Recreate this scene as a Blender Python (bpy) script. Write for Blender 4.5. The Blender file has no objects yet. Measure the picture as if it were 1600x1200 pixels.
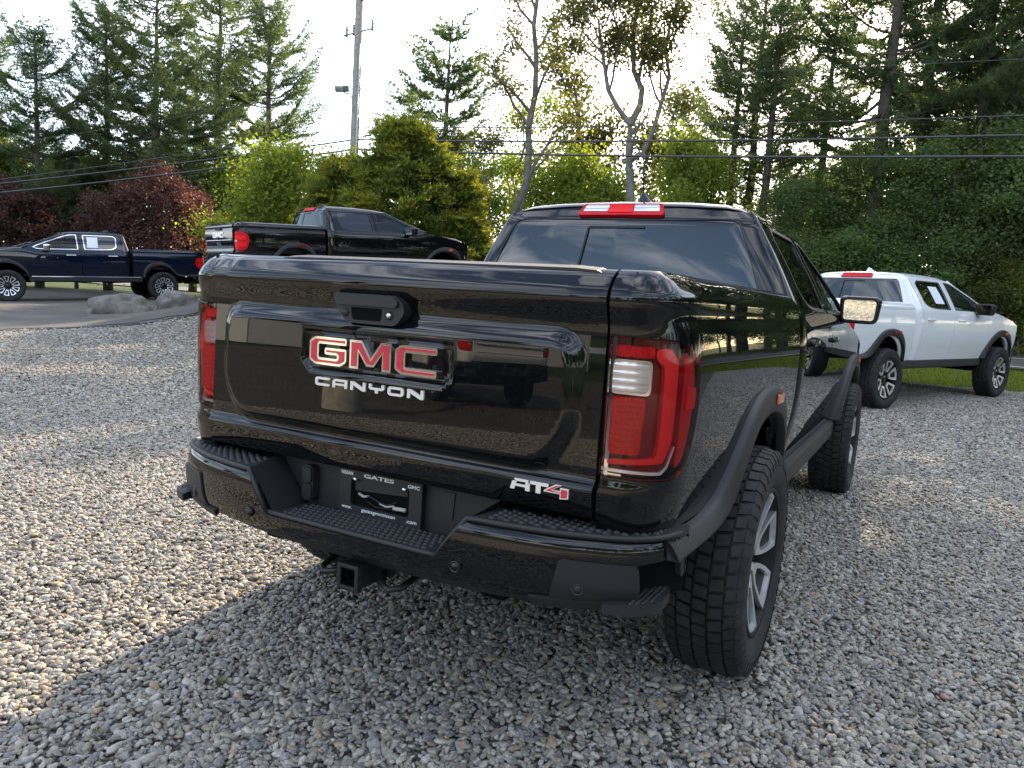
import bpy, bmesh, math, random
import numpy as np
from mathutils import Vector, Matrix
from mathutils.geometry import delaunay_2d_cdt

# ------------------------------------------------------------------ camera, sky, sun, exposure
SC = bpy.context.scene
COL = SC.collection
R_ = math.radians
CAM = np.array([1.4249, -1.7985, 1.3051])
YAW, PITCH, ROLL, FPX = -0.4997, -0.1140, 0.0614, 1193.93      # FPX for a 1600 px wide frame

def cam_axes():
    cy, sy, cp, sp = math.cos(YAW), math.sin(YAW), math.cos(PITCH), math.sin(PITCH)
    f = np.array([sy*cp, cy*cp, sp]); r = np.array([cy, -sy, 0.0]); u = np.cross(r, f)
    c, s = math.cos(ROLL), math.sin(ROLL)
    return c*r+s*u, c*u-s*r, f
AX_R, AX_U, AX_F = cam_axes()
cd = bpy.data.cameras.new('camera')
cd.sensor_width = 36.0; cd.lens = 36.0*FPX/1600.0; cd.clip_start = 0.05; cd.clip_end = 3000.0
co = bpy.data.objects.new('camera', cd); COL.objects.link(co)
m3 = Matrix((AX_R, AX_U, -AX_F)).transposed()
co.matrix_world = Matrix.Translation(Vector(CAM)) @ m3.to_4x4()
SC.camera = co

SUN_AZ, SUN_EL = R_(-7.5), R_(29.0)          # azimuth measured from +Y towards +X
sun_dir = Vector((math.sin(SUN_AZ)*math.cos(SUN_EL), math.cos(SUN_AZ)*math.cos(SUN_EL), math.sin(SUN_EL)))
wd = bpy.data.worlds.new('World'); SC.world = wd; wd.use_nodes = True
wn = wd.node_tree.nodes; wl = wd.node_tree.links; wn.clear()
wo = wn.new('ShaderNodeOutputWorld'); wb = wn.new('ShaderNodeBackground')
sky = wn.new('ShaderNodeTexSky'); sky.sky_type = 'NISHITA'; sky.sun_disc = False
sky.sun_elevation = SUN_EL; sky.sun_rotation = SUN_AZ
sky.air_density = 1.0; sky.dust_density = 1.3; sky.ozone_density = 1.0
# thin broken cloud over the whole sky
wtc = wn.new('ShaderNodeTexCoord'); wmap = wn.new('ShaderNodeMapping'); wmap.inputs['Scale'].default_value = (1.0, 1.0, 6.0)
wno = wn.new('ShaderNodeTexNoise'); wno.inputs['Scale'].default_value = 2.6; wno.inputs['Detail'].default_value = 8; wno.inputs['Roughness'].default_value = 0.58
wno.inputs['Distortion'].default_value = 0.4
wcr = wn.new('ShaderNodeValToRGB'); wcr.color_ramp.elements[0].position = 0.46; wcr.color_ramp.elements[1].position = 0.70
wcr.color_ramp.elements[0].color = (0.02, 0.02, 0.02, 1)
wcr.color_ramp.elements[1].color = (0.9, 0.9, 0.9, 1)
wmx = wn.new('ShaderNodeMixRGB'); wmx.inputs['Color2'].default_value = (10.5, 10.9, 11.6, 1)
wl.new(wtc.outputs['Generated'], wmap.inputs['Vector']); wl.new(wmap.outputs['Vector'], wno.inputs['Vector'])
wl.new(wno.outputs['Fac'], wcr.inputs['Fac']); wl.new(wcr.outputs['Color'], wmx.inputs['Fac'])
wl.new(sky.outputs['Color'], wmx.inputs['Color1']); wl.new(wmx.outputs['Color'], wb.inputs['Color'])
wb.inputs['Strength'].default_value = 0.135
wl.new(wb.outputs['Background'], wo.inputs['Surface'])
sl = bpy.data.lights.new('sun', 'SUN'); sl.energy = 4.0; sl.angle = R_(0.53); sl.color = (1.0, 0.80, 0.54)
so = bpy.data.objects.new('sun', sl); COL.objects.link(so)
so.rotation_euler = (-sun_dir).to_track_quat('-Z', 'Y').to_euler()
SC.view_settings.view_transform = 'Standard'; SC.view_settings.look = 'None'
SC.view_settings.gamma = 1.0; SC.view_settings.use_curve_mapping = False
SC.view_settings.exposure = 1.62
SC.render.engine = 'CYCLES'
SC.cycles.use_denoising = True
SC.cycles.max_bounces = 10; SC.cycles.diffuse_bounces = 3; SC.cycles.glossy_bounces = 5
SC.cycles.transmission_bounces = 6; SC.cycles.transparent_max_bounces = 12
SC.cycles.sample_clamp_indirect = 6.0

# ------------------------------------------------------------------ helpers
def pray(x, y):
    return AX_F + AX_R*(x-800)/FPX - AX_U*(y-600)/FPX
def at(x, y, D):                         # point of the photo's pixel at horizontal distance D
    d = pray(x, y); return CAM + d*D/math.hypot(d[0], d[1])

def tag(o, label=None, cat=None, group=None, kind=None):
    if label: o['label'] = label
    if cat: o['category'] = cat
    if group: o['group'] = group
    if kind: o['kind'] = kind
    return o
def empty(name, loc=(0, 0, 0), rz=0.0, rx=0.0, ry=0.0):
    o = bpy.data.objects.new(name, None); COL.objects.link(o); o.location = loc; o.rotation_euler = (rx, ry, rz)
    o.empty_display_size = 0.3
    return o
def link_mesh(name, me, mat, parent=None):
    o = bpy.data.objects.new(name, me); COL.objects.link(o)
    if mat is not None: me.materials.append(mat)
    if parent is not None: o.parent = parent
    return o
def mk(name, V, F, mat, parent=None, N=None, smooth=True):
    me = bpy.data.meshes.new(name)
    V = np.asarray(V, float)
    me.from_pydata(V.tolist(), [], [list(map(int, f)) for f in F])
    me.polygons.foreach_set('use_smooth', [bool(smooth)]*len(me.polygons))
    me.update()
    if N is not None:
        N = np.asarray(N, float); n = np.linalg.norm(N, axis=1, keepdims=True); n[n < 1e-9] = 1; N = N/n
        me.normals_split_custom_set_from_vertices(N.tolist())
    return link_mesh(name, me, mat, parent)
def fast_mesh(name, V, F, mat, parent=None, smooth=False, attr=None):
    """V (n,3), F (m,k) arrays"""
    me = bpy.data.meshes.new(name); V = np.ascontiguousarray(V, np.float32); F = np.ascontiguousarray(F, np.int32)
    me.vertices.add(len(V)); me.vertices.foreach_set('co', V.ravel())
    me.loops.add(F.size); me.loops.foreach_set('vertex_index', F.ravel())
    me.polygons.add(len(F)); me.polygons.foreach_set('loop_start', np.arange(0, F.size, F.shape[1], dtype=np.int32))
    me.polygons.foreach_set('use_smooth', np.full(len(F), smooth))
    me.update(calc_edges=True)
    if attr is not None:
        a = me.attributes.new('tint', 'FLOAT', 'POINT'); a.data.foreach_set('value', np.ascontiguousarray(attr, np.float32))
    return link_mesh(name, me, mat, parent)
def bm_obj(name, bm, mat, parent=None, smooth=False):
    me = bpy.data.meshes.new(name); bm.normal_update(); bm.to_mesh(me); bm.free()
    if smooth: me.polygons.foreach_set('use_smooth', [True]*len(me.polygons))
    return link_mesh(name, me, mat, parent)

def pchip(xs, ys):
    xs = np.asarray(xs, float); ys = np.asarray(ys, float)
    h = np.diff(xs); d = np.diff(ys)/h; m = np.zeros(len(xs)); m[0], m[-1] = d[0], d[-1]
    for i in range(1, len(xs)-1):
        if d[i-1]*d[i] > 0:
            w1, w2 = 2*h[i]+h[i-1], h[i]+2*h[i-1]; m[i] = (w1+w2)/(w1/d[i-1]+w2/d[i])
    def f(x):
        x = np.asarray(x, float); xc = np.clip(x, xs[0], xs[-1])
        i = np.clip(np.searchsorted(xs, xc)-1, 0, len(xs)-2); t = (xc-xs[i])/h[i]
        return ((1+2*t)*(1-t)**2*ys[i] + t*(1-t)**2*h[i]*m[i] + t*t*(3-2*t)*ys[i+1] + t*t*(t-1)*h[i]*m[i+1])
    return f
def sstep(a, b, x):
    t = np.clip((np.asarray(x, float)-a)/(b-a), 0, 1); return t*t*(3-2*t)
def rpoly(pts, r, n=5):
    """round the corners of a polygon; r a number or a list"""
    out = []; k = len(pts); rr = r if isinstance(r, (list, tuple)) else [r]*k
    for i in range(k):
        p = np.array(pts[i], float); a = np.array(pts[i-1], float)-p; b = np.array(pts[(i+1) % k], float)-p
        la, lb = np.linalg.norm(a), np.linalg.norm(b); q = min(rr[i], la*.48, lb*.48)
        if q < 1e-5: out.append(tuple(p)); continue
        A, B = p+a/la*q, p+b/lb*q
        for j in range(n+1):
            t = j/n; out.append(tuple((1-t)**2*A+2*t*(1-t)*p+t*t*B))
    return out
def inside(poly, pts):
    P = np.asarray(poly); x, y = pts[:, 0], pts[:, 1]; c = np.zeros(len(pts), bool)
    for i in range(len(P)):
        x1, y1 = P[i-1]; x2, y2 = P[i]
        k = ((y1 > y) != (y2 > y)) & (x < (x2-x1)*(y-y1)/((y2-y1) if y2 != y1 else 1e-12)+x1); c ^= k
    return c
def pdist(poly, pts):
    P = np.asarray(poly, float); best = np.full(len(pts), 1e9)
    for i in range(len(P)):
        a, b = P[i-1], P[i]; ab = b-a; L = ab@ab
        t = np.clip(((pts-a)@ab)/max(L, 1e-12), 0, 1); q = a+t[:, None]*ab
        best = np.minimum(best, np.hypot(*(pts-q).T))
    return best
def sdist(poly, pts):
    d = pdist(poly, pts); return np.where(inside(poly, pts), d, -d)      # positive inside
def refine(poly, h):
    out = []
    for i in range(len(poly)):
        a = np.array(poly[i], float); b = np.array(poly[(i+1) % len(poly)], float)
        n = max(1, int(math.ceil(np.linalg.norm(b-a)/h)))
        for j in range(n): out.append(a+(b-a)*j/n)
    return np.array(out)
def panel(name, outline, fn, mat, parent, out=(1, 0, 0), h=.03, holes=(), flange=.012, mirror=False, hy=None, link=True):
    """a sheet over a 2-D outline, lifted by fn(uv)->xyz, exact normals and a turned-in edge"""
    hy = hy or h
    loops = [refine(outline, h)]+[refine(q, h) for q in holes]
    pts = []; edges = []; st = 0; rings = []
    for L in loops:
        n = len(L); pts += [tuple(q) for q in L]; edges += [(st+i, st+(i+1) % n) for i in range(n)]
        rings.append(list(range(st, st+n))); st += n
    lo, hi = loops[0].min(0), loops[0].max(0)
    gx = np.arange(lo[0]+h*.5, hi[0], h); gy = np.arange(lo[1]+hy*.5, hi[1], hy)
    G = np.array([(a, b) for a in gx for b in gy]) if len(gx) and len(gy) else np.zeros((0, 2))
    if len(G):
        ok = inside(loops[0], G) & (pdist(loops[0], G) > min(h, hy)*.45)
        for q in loops[1:]: ok &= ~inside(q, G) & (pdist(q, G) > min(h, hy)*.45)
        pts += [tuple(q) for q in G[ok]]
    res = delaunay_2d_cdt([Vector(q) for q in pts], edges, [], 1, 1e-7)
    P = np.array([tuple(v) for v in res[0]]); T = [tuple(f) for f in res[2]]
    back = {}
    for i, src in enumerate(res[3]):
        for s_ in src: back[s_] = i
    Ta = np.array(T); cen = P[Ta].mean(1)
    ok = inside(loops[0], cen)
    for q in loops[1:]: ok &= ~inside(q, cen)
    Ta = Ta[ok]
    X = fn(P); e = 1.5e-3
    du = fn(P+[e, 0])-fn(P-[e, 0]); dv = fn(P+[0, e])-fn(P-[0, e]); N = np.cross(du, dv)
    N /= np.maximum(np.linalg.norm(N, axis=1, keepdims=True), 1e-12)
    if (N@np.array(out)).mean() < 0: N = -N
    t0 = Ta
    g = np.cross(X[t0[:, 1]]-X[t0[:, 0]], X[t0[:, 2]]-X[t0[:, 0]])
    flip = (g*N[t0].mean(1)).sum(1) < 0
    Ta[flip] = Ta[flip][:, ::-1]
    V = list(X); NN = list(N); F = [tuple(t) for t in Ta]
    if flange:
        for ri, ring in enumerate(rings):
            idx = [back[i] for i in ring if i in back]; n = len(idx); b0 = len(V)
            for i in idx: V.append(X[i])
            for i in idx: V.append(X[i]-N[i]*flange)
            tg = np.array([X[idx[(k+1) % n]]-X[idx[k-1]] for k in range(n)]); en = np.cross(tg, N[idx])
            cen0 = X[idx].mean(0); s_ = ((X[idx]-cen0)*en).sum()
            if (s_ < 0) != (ri > 0): en = -en
            NN += list(en)+list(en)
            for k in range(n):
                a, b, c, d = b0+k, b0+(k+1) % n, b0+n+(k+1) % n, b0+n+k
                q = np.cross(V[b]-V[a], V[d]-V[a])
                F.append((a, b, c, d) if q@en[k] > 0 else (d, c, b, a))
    V = np.array(V); NN = np.array(NN)
    if mirror:
        V = V*[-1, 1, 1]; NN = NN*[-1, 1, 1]; F = [f[::-1] for f in F]
    return mk(name, V, F, mat, parent, NN)
def box_bm(bm, x0, x1, y0, y1, z0, z1, bev=0.0, seg=2, M=None):
    r = bmesh.ops.create_cube(bm, size=1.0); vs = r['verts']
    for v in vs: v.co = Vector(((x0+x1)/2+v.co.x*(x1-x0), (y0+y1)/2+v.co.y*(y1-y0), (z0+z1)/2+v.co.z*(z1-z0)))
    if bev > 0:
        es = list({e for v in vs for e in v.link_edges})
        rr = bmesh.ops.bevel(bm, geom=es, offset=bev, segments=seg, profile=.6, affect='EDGES')
        vs = list({v for f in rr['faces'] for v in f.verts} | {v for v in vs if v.is_valid})
    if M is not None: bmesh.ops.transform(bm, matrix=M, verts=vs)
    return vs
def box(name, x0, x1, y0, y1, z0, z1, mat, parent=None, bev=.006, M=None, smooth=False):
    bm = bmesh.new(); box_bm(bm, x0, x1, y0, y1, z0, z1, bev, 2, M); return bm_obj(name, bm, mat, parent, smooth)
def prism(name, poly, fn, depth, mat, parent=None, bev=0.0, holes=()):
    """poly in (u,v); fn((u,v,w)) -> xyz, w is the height above the surface (0..depth)"""
    loops = [np.array(poly, float)]+[np.array(q, float) for q in holes]
    pts, edges, st = [], [], 0
    for L in loops:
        n = len(L); pts += [tuple(q) for q in L]; edges += [(st+i, st+(i+1) % n) for i in range(n)]; st += n
    res = delaunay_2d_cdt([Vector(q) for q in pts], edges, [], 1, 1e-7)
    P = np.array([tuple(v) for v in res[0]]); T = np.array([tuple(f) for f in res[2]])
    cen = P[T].mean(1); ok = inside(loops[0], cen)
    for q in loops[1:]: ok &= ~inside(q, cen)
    T = T[ok]
    a = (P[T[:, 1]]-P[T[:, 0]]); b = (P[T[:, 2]]-P[T[:, 0]]); fl = a[:, 0]*b[:, 1]-a[:, 1]*b[:, 0] < 0
    T[fl] = T[fl][:, ::-1]
    V, F = [], []
    def add(L, w):
        s0 = len(V)
        for q in L: V.append((q[0], q[1], w))
        return s0
    t0 = add(P, depth); F += [tuple(t0+i for i in t) for t in T]
    b0 = add(P, 0.0); F += [tuple(b0+i for i in t[::-1]) for t in T]
    for li, L in enumerate(loops):
        area = sum(L[i-1][0]*L[i][1]-L[i][0]*L[i-1][1] for i in range(len(L)))
        LL = L if (area > 0) == (li == 0) else L[::-1]
        n = len(LL); s1 = add(LL, 0.0); s2 = add(LL, depth)
        for i in range(n): F.append((s1+i, s1+(i+1) % n, s2+(i+1) % n, s2+i))
    X = fn(np.array(V))
    # keep outward orientation whatever handedness fn has
    q = X[list(F[0])]; nn = np.cross(q[1]-q[0], q[2]-q[0]); up = fn(np.array([[*P[T[0][0]], depth+.01]]))[0]-fn(np.array([[*P[T[0][0]], depth]]))[0]
    if nn@up < 0: F = [f[::-1] for f in F]
    return mk(name, X, F, mat, parent, smooth=False)
def tube_geo(path, rad, n=8, caps=True):
    P = np.array(path, float); k = len(P); rad = np.broadcast_to(np.asarray(rad, float), (k,))
    T = np.gradient(P, axis=0); T /= np.maximum(np.linalg.norm(T, axis=1, keepdims=True), 1e-9)
    up = np.array([0, 0, 1.0]) if abs(T[0][2]) < .9 else np.array([1.0, 0, 0])
    V = []; a = np.cross(T[0], up); a /= np.linalg.norm(a)
    for i in range(k):
        a = a-(a@T[i])*T[i]; a /= max(np.linalg.norm(a), 1e-9); b = np.cross(T[i], a)
        for j in range(n):
            t = 2*math.pi*j/n; V.append(P[i]+rad[i]*(math.cos(t)*a+math.sin(t)*b))
    F = []
    for i in range(k-1):
        for j in range(n):
            F.append((i*n+j, i*n+(j+1) % n, (i+1)*n+(j+1) % n, (i+1)*n+j))
    if caps: F.append(tuple(range(n))[::-1]); F.append(tuple((k-1)*n+j for j in range(n)))
    return V, F
def join_geo(parts):
    V, F = [], []
    for v, f in parts:
        s = len(V); V += list(v); F += [tuple(s+i for i in q) for q in f]
    return V, F
def lathe_geo(prof, n, axis='x', cx=0, cy=0, cz=0, closed=False):
    """prof: (a, r) along the axis"""
    V, F = [], []; k = len(prof)
    for a, r in prof:
        for j in range(n):
            t = 2*math.pi*j/n; c, s = r*math.cos(t), r*math.sin(t)
            V.append((cx+a, cy+c, cz+s) if axis == 'x' else ((cx+c, cy+a, cz+s) if axis == 'y' else (cx+c, cy+s, cz+a)))
    for i in range(k-1 if not closed else k):
        i2 = (i+1) % k
        for j in range(n): F.append((i*n+j, i2*n+j, i2*n+(j+1) % n, i*n+(j+1) % n))
    return V, F

# ------------------------------------------------------------------ materials
MATS = {}
def nodes(name):
    m = bpy.data.materials.new(name); m.use_nodes = True; nt = m.node_tree
    return m, nt.nodes, nt.links, nt.nodes['Principled BSDF']
def pm(name, col, rough=.5, metal=0.0, spec=.5, coat=0.0, var=0.0, vscale=40.0, bump=0.0, bscale=200.0, emit=None, coat_rough=.02):
    m, n, l, b = nodes(name); b.inputs['Base Color'].default_value = (*col, 1); b.inputs['Roughness'].default_value = rough
    b.inputs['Metallic'].default_value = metal; b.inputs['Specular IOR Level'].default_value = spec
    b.inputs['Coat Weight'].default_value = coat; b.inputs['Coat Roughness'].default_value = coat_rough
    tc = n.new('ShaderNodeTexCoord')
    if var > 0:
        t = n.new('ShaderNodeTexNoise'); t.inputs['Scale'].default_value = vscale; t.inputs['Detail'].default_value = 4
        l.new(tc.outputs['Object'], t.inputs['Vector'])
        mr = n.new('ShaderNodeMapRange'); mr.inputs['From Min'].default_value = .3; mr.inputs['From Max'].default_value = .7
        mr.inputs['To Min'].default_value = 1-var; mr.inputs['To Max'].default_value = 1+var
        mx = n.new('ShaderNodeMixRGB'); mx.blend_type = 'MULTIPLY'; mx.inputs['Fac'].default_value = 1; mx.inputs['Color1'].default_value = (*col, 1)
        l.new(t.outputs['Fac'], mr.inputs['Value']); l.new(mr.outputs['Result'], mx.inputs['Color2']); l.new(mx.outputs['Color'], b.inputs['Base Color'])
    if bump > 0:
        t = n.new('ShaderNodeTexNoise'); t.inputs['Scale'].default_value = bscale; t.inputs['Detail'].default_value = 2
        l.new(tc.outputs['Object'], t.inputs['Vector'])
        bp = n.new('ShaderNodeBump'); bp.inputs['Strength'].default_value = bump; bp.inputs['Distance'].default_value = .002
        l.new(t.outputs['Fac'], bp.inputs['Height']); l.new(bp.outputs['Normal'], b.inputs['Normal'])
    MATS[name] = m; return m
def paint(name, col, flake=0.0):
    """clear-coated car paint with a faint film of dust"""
    m, n, l, b = nodes(name); b.inputs['Base Color'].default_value = (*col, 1); b.inputs['Specular IOR Level'].default_value = .0 if max(col) < .1 else .3
    b.inputs['Roughness'].default_value = .28 if flake else .12; b.inputs['Metallic'].default_value = flake
    b.inputs['Coat Weight'].default_value = 1.0; b.inputs['Coat Roughness'].default_value = .012; b.inputs['Coat IOR'].default_value = 1.5
    tc = n.new('ShaderNodeTexCoord'); t = n.new('ShaderNodeTexNoise'); t.inputs['Scale'].default_value = 9; t.inputs['Detail'].default_value = 8; t.inputs['Roughness'].default_value = .7
    l.new(tc.outputs['Object'], t.inputs['Vector'])
    mr = n.new('ShaderNodeMapRange'); mr.inputs['From Min'].default_value = .5; mr.inputs['From Max'].default_value = .8
    mr.inputs['To Min'].default_value = .006; mr.inputs['To Max'].default_value = .05
    l.new(t.outputs['Fac'], mr.inputs['Value']); l.new(mr.outputs['Result'], b.inputs['Coat Roughness'])
    if max(col) < .05:      # dried water spots and a film of road dust
        t2 = n.new('ShaderNodeTexNoise'); t2.inputs['Scale'].default_value = 55; t2.inputs['Detail'].default_value = 6; t2.inputs['Roughness'].default_value = .75; l.new(tc.outputs['Object'], t2.inputs['Vector'])
        m2 = n.new('ShaderNodeMapRange'); m2.inputs['From Min'].default_value = .56; m2.inputs['From Max'].default_value = .80; m2.inputs['To Max'].default_value = .40; l.new(t2.outputs['Fac'], m2.inputs['Value'])
        mx = n.new('ShaderNodeMixRGB'); mx.inputs['Color1'].default_value = (*col, 1); mx.inputs['Color2'].default_value = (.05, .047, .042, 1); l.new(m2.outputs['Result'], mx.inputs['Fac']); l.new(mx.outputs['Color'], b.inputs['Base Color'])
    MATS[name] = m; return m
def glass(name, tint, rough=0.0, ior=1.5):
    m = bpy.data.materials.new(name); m.use_nodes = True; n = m.node_tree.nodes; l = m.node_tree.links; n.clear()
    o = n.new('ShaderNodeOutputMaterial'); mx = n.new('ShaderNodeMixShader'); fr = n.new('ShaderNodeFresnel'); fr.inputs['IOR'].default_value = ior
    g = n.new('ShaderNodeBsdfGlossy'); g.inputs['Roughness'].default_value = rough; t = n.new('ShaderNodeBsdfTransparent'); t.inputs['Color'].default_value = (*tint, 1)
    l.new(fr.outputs['Fac'], mx.inputs['Fac']); l.new(t.outputs['BSDF'], mx.inputs[1]); l.new(g.outputs['BSDF'], mx.inputs[2]); l.new(mx.outputs['Shader'], o.inputs['Surface'])
    MATS[name] = m; return m
paint('paint_black', (.0035, .0038, .0045)); paint('paint_navy', (.004, .008, .022), .2); paint('paint_white', (.78, .79, .80)); paint('paint_silver', (.42, .43, .45), .6)
pm('plastic', (.0125, .0135, .0155), .55, bump=.25, bscale=900, var=.12, vscale=6)
pm('plastic_dark', (.012, .012, .013), .6)
pm('trim_gloss', (.005, .005, .006), .12, coat=1, spec=0)
pm('seal', (.008, .008, .008), .6)
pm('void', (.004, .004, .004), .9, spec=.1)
pm('chrome', (.80, .81, .82), .08, metal=1)
pm('badge_white', (.78, .79, .80), .2, metal=.4)
pm('badge_red', (.56, .016, .045), .28, coat=.6)
pm('rubber', (.013, .0135, .015), .72, var=.6, vscale=14, bump=.3, bscale=120)
pm('alloy_machined', (.80, .81, .83), .34, metal=.85, var=.06)
pm('alloy_dark', (.008, .0085, .0095), .6, spec=.25)
pm('orange_lens', (.75, .13, .01), .2, coat=.8)
pm('lens_red', (.55, .004, .012), .4, spec=.2)
pm('lens_red_dark', (.20, .004, .008), .3, spec=.2)
pm('lens_bright', (.80, .012, .016), .4, spec=.2)
pm('lens_white', (.62, .64, .66), .12, metal=.5, coat=1, var=.06, vscale=25)
def ribbed(name, col, axis, scale, rough, metal=0.0, dist=.0015, spec=.3, coat=0.0):
    m = pm(name, col, rough, metal, spec, coat); n = m.node_tree.nodes; l = m.node_tree.links; tc = n.new('ShaderNodeTexCoord'); w = n.new('ShaderNodeTexWave'); w.bands_direction = axis; w.inputs['Scale'].default_value = scale
    l.new(tc.outputs['Object'], w.inputs['Vector']); bp = n.new('ShaderNodeBump'); bp.inputs['Distance'].default_value = dist; bp.inputs['Strength'].default_value = .9; l.new(w.outputs['Fac'], bp.inputs['Height']); l.new(bp.outputs['Normal'], n['Principled BSDF'].inputs['Normal'])
ribbed('lens_red_ribbed', (.62, .004, .012), 'X', 42, .45, spec=.1); ribbed('lens_clear_ribbed', (.70, .72, .74), 'Z', 16, .16, .6, .0012, .5, .5)
pm('text_white', (.75, .76, .77), .5)
pm('paper', (.72, .74, .78), .7); pm('connector', (.42, .42, .40), .5)
pm('seat_cloth', (.03, .03, .033), .8)
pm('mirror_glass', (.85, .9, .88), .02, metal=1)
pm('steel_dark', (.03, .03, .032), .45, metal=.6, var=.3)
glass('glass_privacy', (.045, .045, .048), ior=1.95); glass('glass_clear', (.62, .78, .72), ior=1.5)
glass('glass_lens', (.96, .90, .90), ior=1.42); glass('glass_smoke', (.25, .06, .06), ior=1.5)
# ------------------------------------------------------------------ lettering
def text_geo(s, size, extrude=.0006, bold=0.0):
    cu = bpy.data.curves.new('lettering', 'FONT'); cu.body = s; cu.size = size; cu.extrude = extrude; cu.offset = bold
    cu.resolution_u = 3; cu.align_x = 'CENTER'
    o = bpy.data.objects.new('lettering', cu); COL.objects.link(o)
    dg = bpy.context.evaluated_depsgraph_get(); me = bpy.data.meshes.new_from_object(o.evaluated_get(dg))
    V = np.array([tuple(v.co) for v in me.vertices]); F = [tuple(p.vertices) for p in me.polygons]
    bpy.data.objects.remove(o); bpy.data.curves.remove(cu); bpy.data.meshes.remove(me)
    return V, F
def text_on(name, s, w, hgt, fn, mat, parent, depth=.0012, bold=0.0):
    """fit text into a box w x hgt centred on (0,0); fn maps (u,v,w)"""
    V, F = text_geo(s, 1.0, .5, bold)
    lo, hi = V.min(0), V.max(0)
    V = (V-(lo+hi)/2)/(hi-lo)*[w, hgt, depth]+[0, 0, depth/2]
    return mk(name, fn(V), F, mat, parent, smooth=False)
# block letters on a 0..1 grid: outline, holes
GLYPH = {
 'G': ([(1, 1), (.16, 1), (0, .84), (0, .16), (.16, 0), (.84, 0), (1, .16), (1, .62), (.42, .62), (.42, .38), (.76, .38), (.76, .25), (.25, .25), (.25, .75), (1, .75)][::1], []),
 'M': ([(0, 0), (0, 1), (.30, 1), (.52, .42), (.76, 1), (1, 1), (1, 0), (.79, 0), (.79, .60), (.60, .12), (.42, .12), (.22, .60), (.22, 0)], []),
 'C': ([(1, 1), (.16, 1), (0, .84), (0, .16), (.16, 0), (1, 0), (1, .25), (.25, .25), (.25, .75), (1, .75)], []),
 'c': ([(1, 1), (.12, 1), (0, .8), (0, .2), (.12, 0), (1, 0), (1, .28), (.18, .28), (.18, .72), (1, .72)], []),
 'a': ([(0, 0), (0, .75), (.15, 1), (1, 1), (1, 0), (.82, 0), (.82, .28), (.18, .28), (.18, 0)], [[(.18, .52), (.82, .52), (.82, .74), (.18, .74)]]),
 'n': ([(0, 0), (0, 1), (.22, 1), (.82, .42), (.82, 1), (1, 1), (1, 0), (.78, 0), (.18, .58), (.18, 0)], []),
 'y': ([(0, 1), (.18, 1), (.18, .62), (.82, .62), (.82, 1), (1, 1), (1, .52), (.88, .34), (.59, .34), (.59, 0), (.41, 0), (.41, .34), (.12, .34), (0, .52)], []),
 'o': ([(.12, 1), (.88, 1), (1, .8), (1, .2), (.88, 0), (.12, 0), (0, .2), (0, .8)], [[(.18, .28), (.82, .28), (.82, .72), (.18, .72)]]),
 'A': ([(0, 0), (.10, .72), (.24, 1), (1, 1), (1, 0), (.78, 0), (.78, .30), (.26, .30), (.22, 0)], [[(.29, .52), (.78, .52), (.78, .76), (.34, .76)]]),
 'T': ([(0, 1), (1, 1), (1, .70), (.62, .70), (.62, 0), (.38, 0), (.38, .70), (0, .70)], []),
 '4': ([(.46, 1), (.72, 1), (.34, .50), (.66, .50), (.66, .78), (1, .78), (1, -.1), (.66, -.22), (.66, .22), (0, .22), (0, .36)], []),
}
def offset_poly(P, d):
    """shrink (d>0) a polygon by moving its edges inwards"""
    P = np.array(P, float); n = len(P)
    area = sum(P[i-1][0]*P[i][1]-P[i][0]*P[i-1][1] for i in range(n)); sg = 1 if area > 0 else -1; out = []
    for i in range(n):
        a, b, c = P[i-1], P[i], P[(i+1) % n]
        e1 = (b-a)/max(np.linalg.norm(b-a), 1e-9); e2 = (c-b)/max(np.linalg.norm(c-b), 1e-9)
        n1 = np.array([-e1[1], e1[0]])*sg; n2 = np.array([-e2[1], e2[0]])*sg
        k = 1+n1@n2; k = max(k, .35)
        out.append(b+(n1+n2)*d/k)
    return [tuple(q) for q in out]
def glyph(ch, x0, x1, z0, z1, fn, depth, mat, parent, name='letter', inset=None, inset_mat=None):
    o, hs = GLYPH[ch]; sc = lambda L: [(x0+(x1-x0)*u, z0+(z1-z0)*v) for u, v in L]
    O = sc(o); H = [sc(q) for q in hs]
    if ch in 'GCaco': O = rpoly(O, (z1-z0)*.07, 3)
    L = prism(name, O, fn, depth, mat, parent, holes=H)
    if inset:
        f2 = lambda q: fn(q+np.array([0, 0, depth-.0004]))
        prism('letter_inset', offset_poly(O, inset), f2, .0018, inset_mat, L, holes=[offset_poly(q, -inset) for q in H])
    return L

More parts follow.
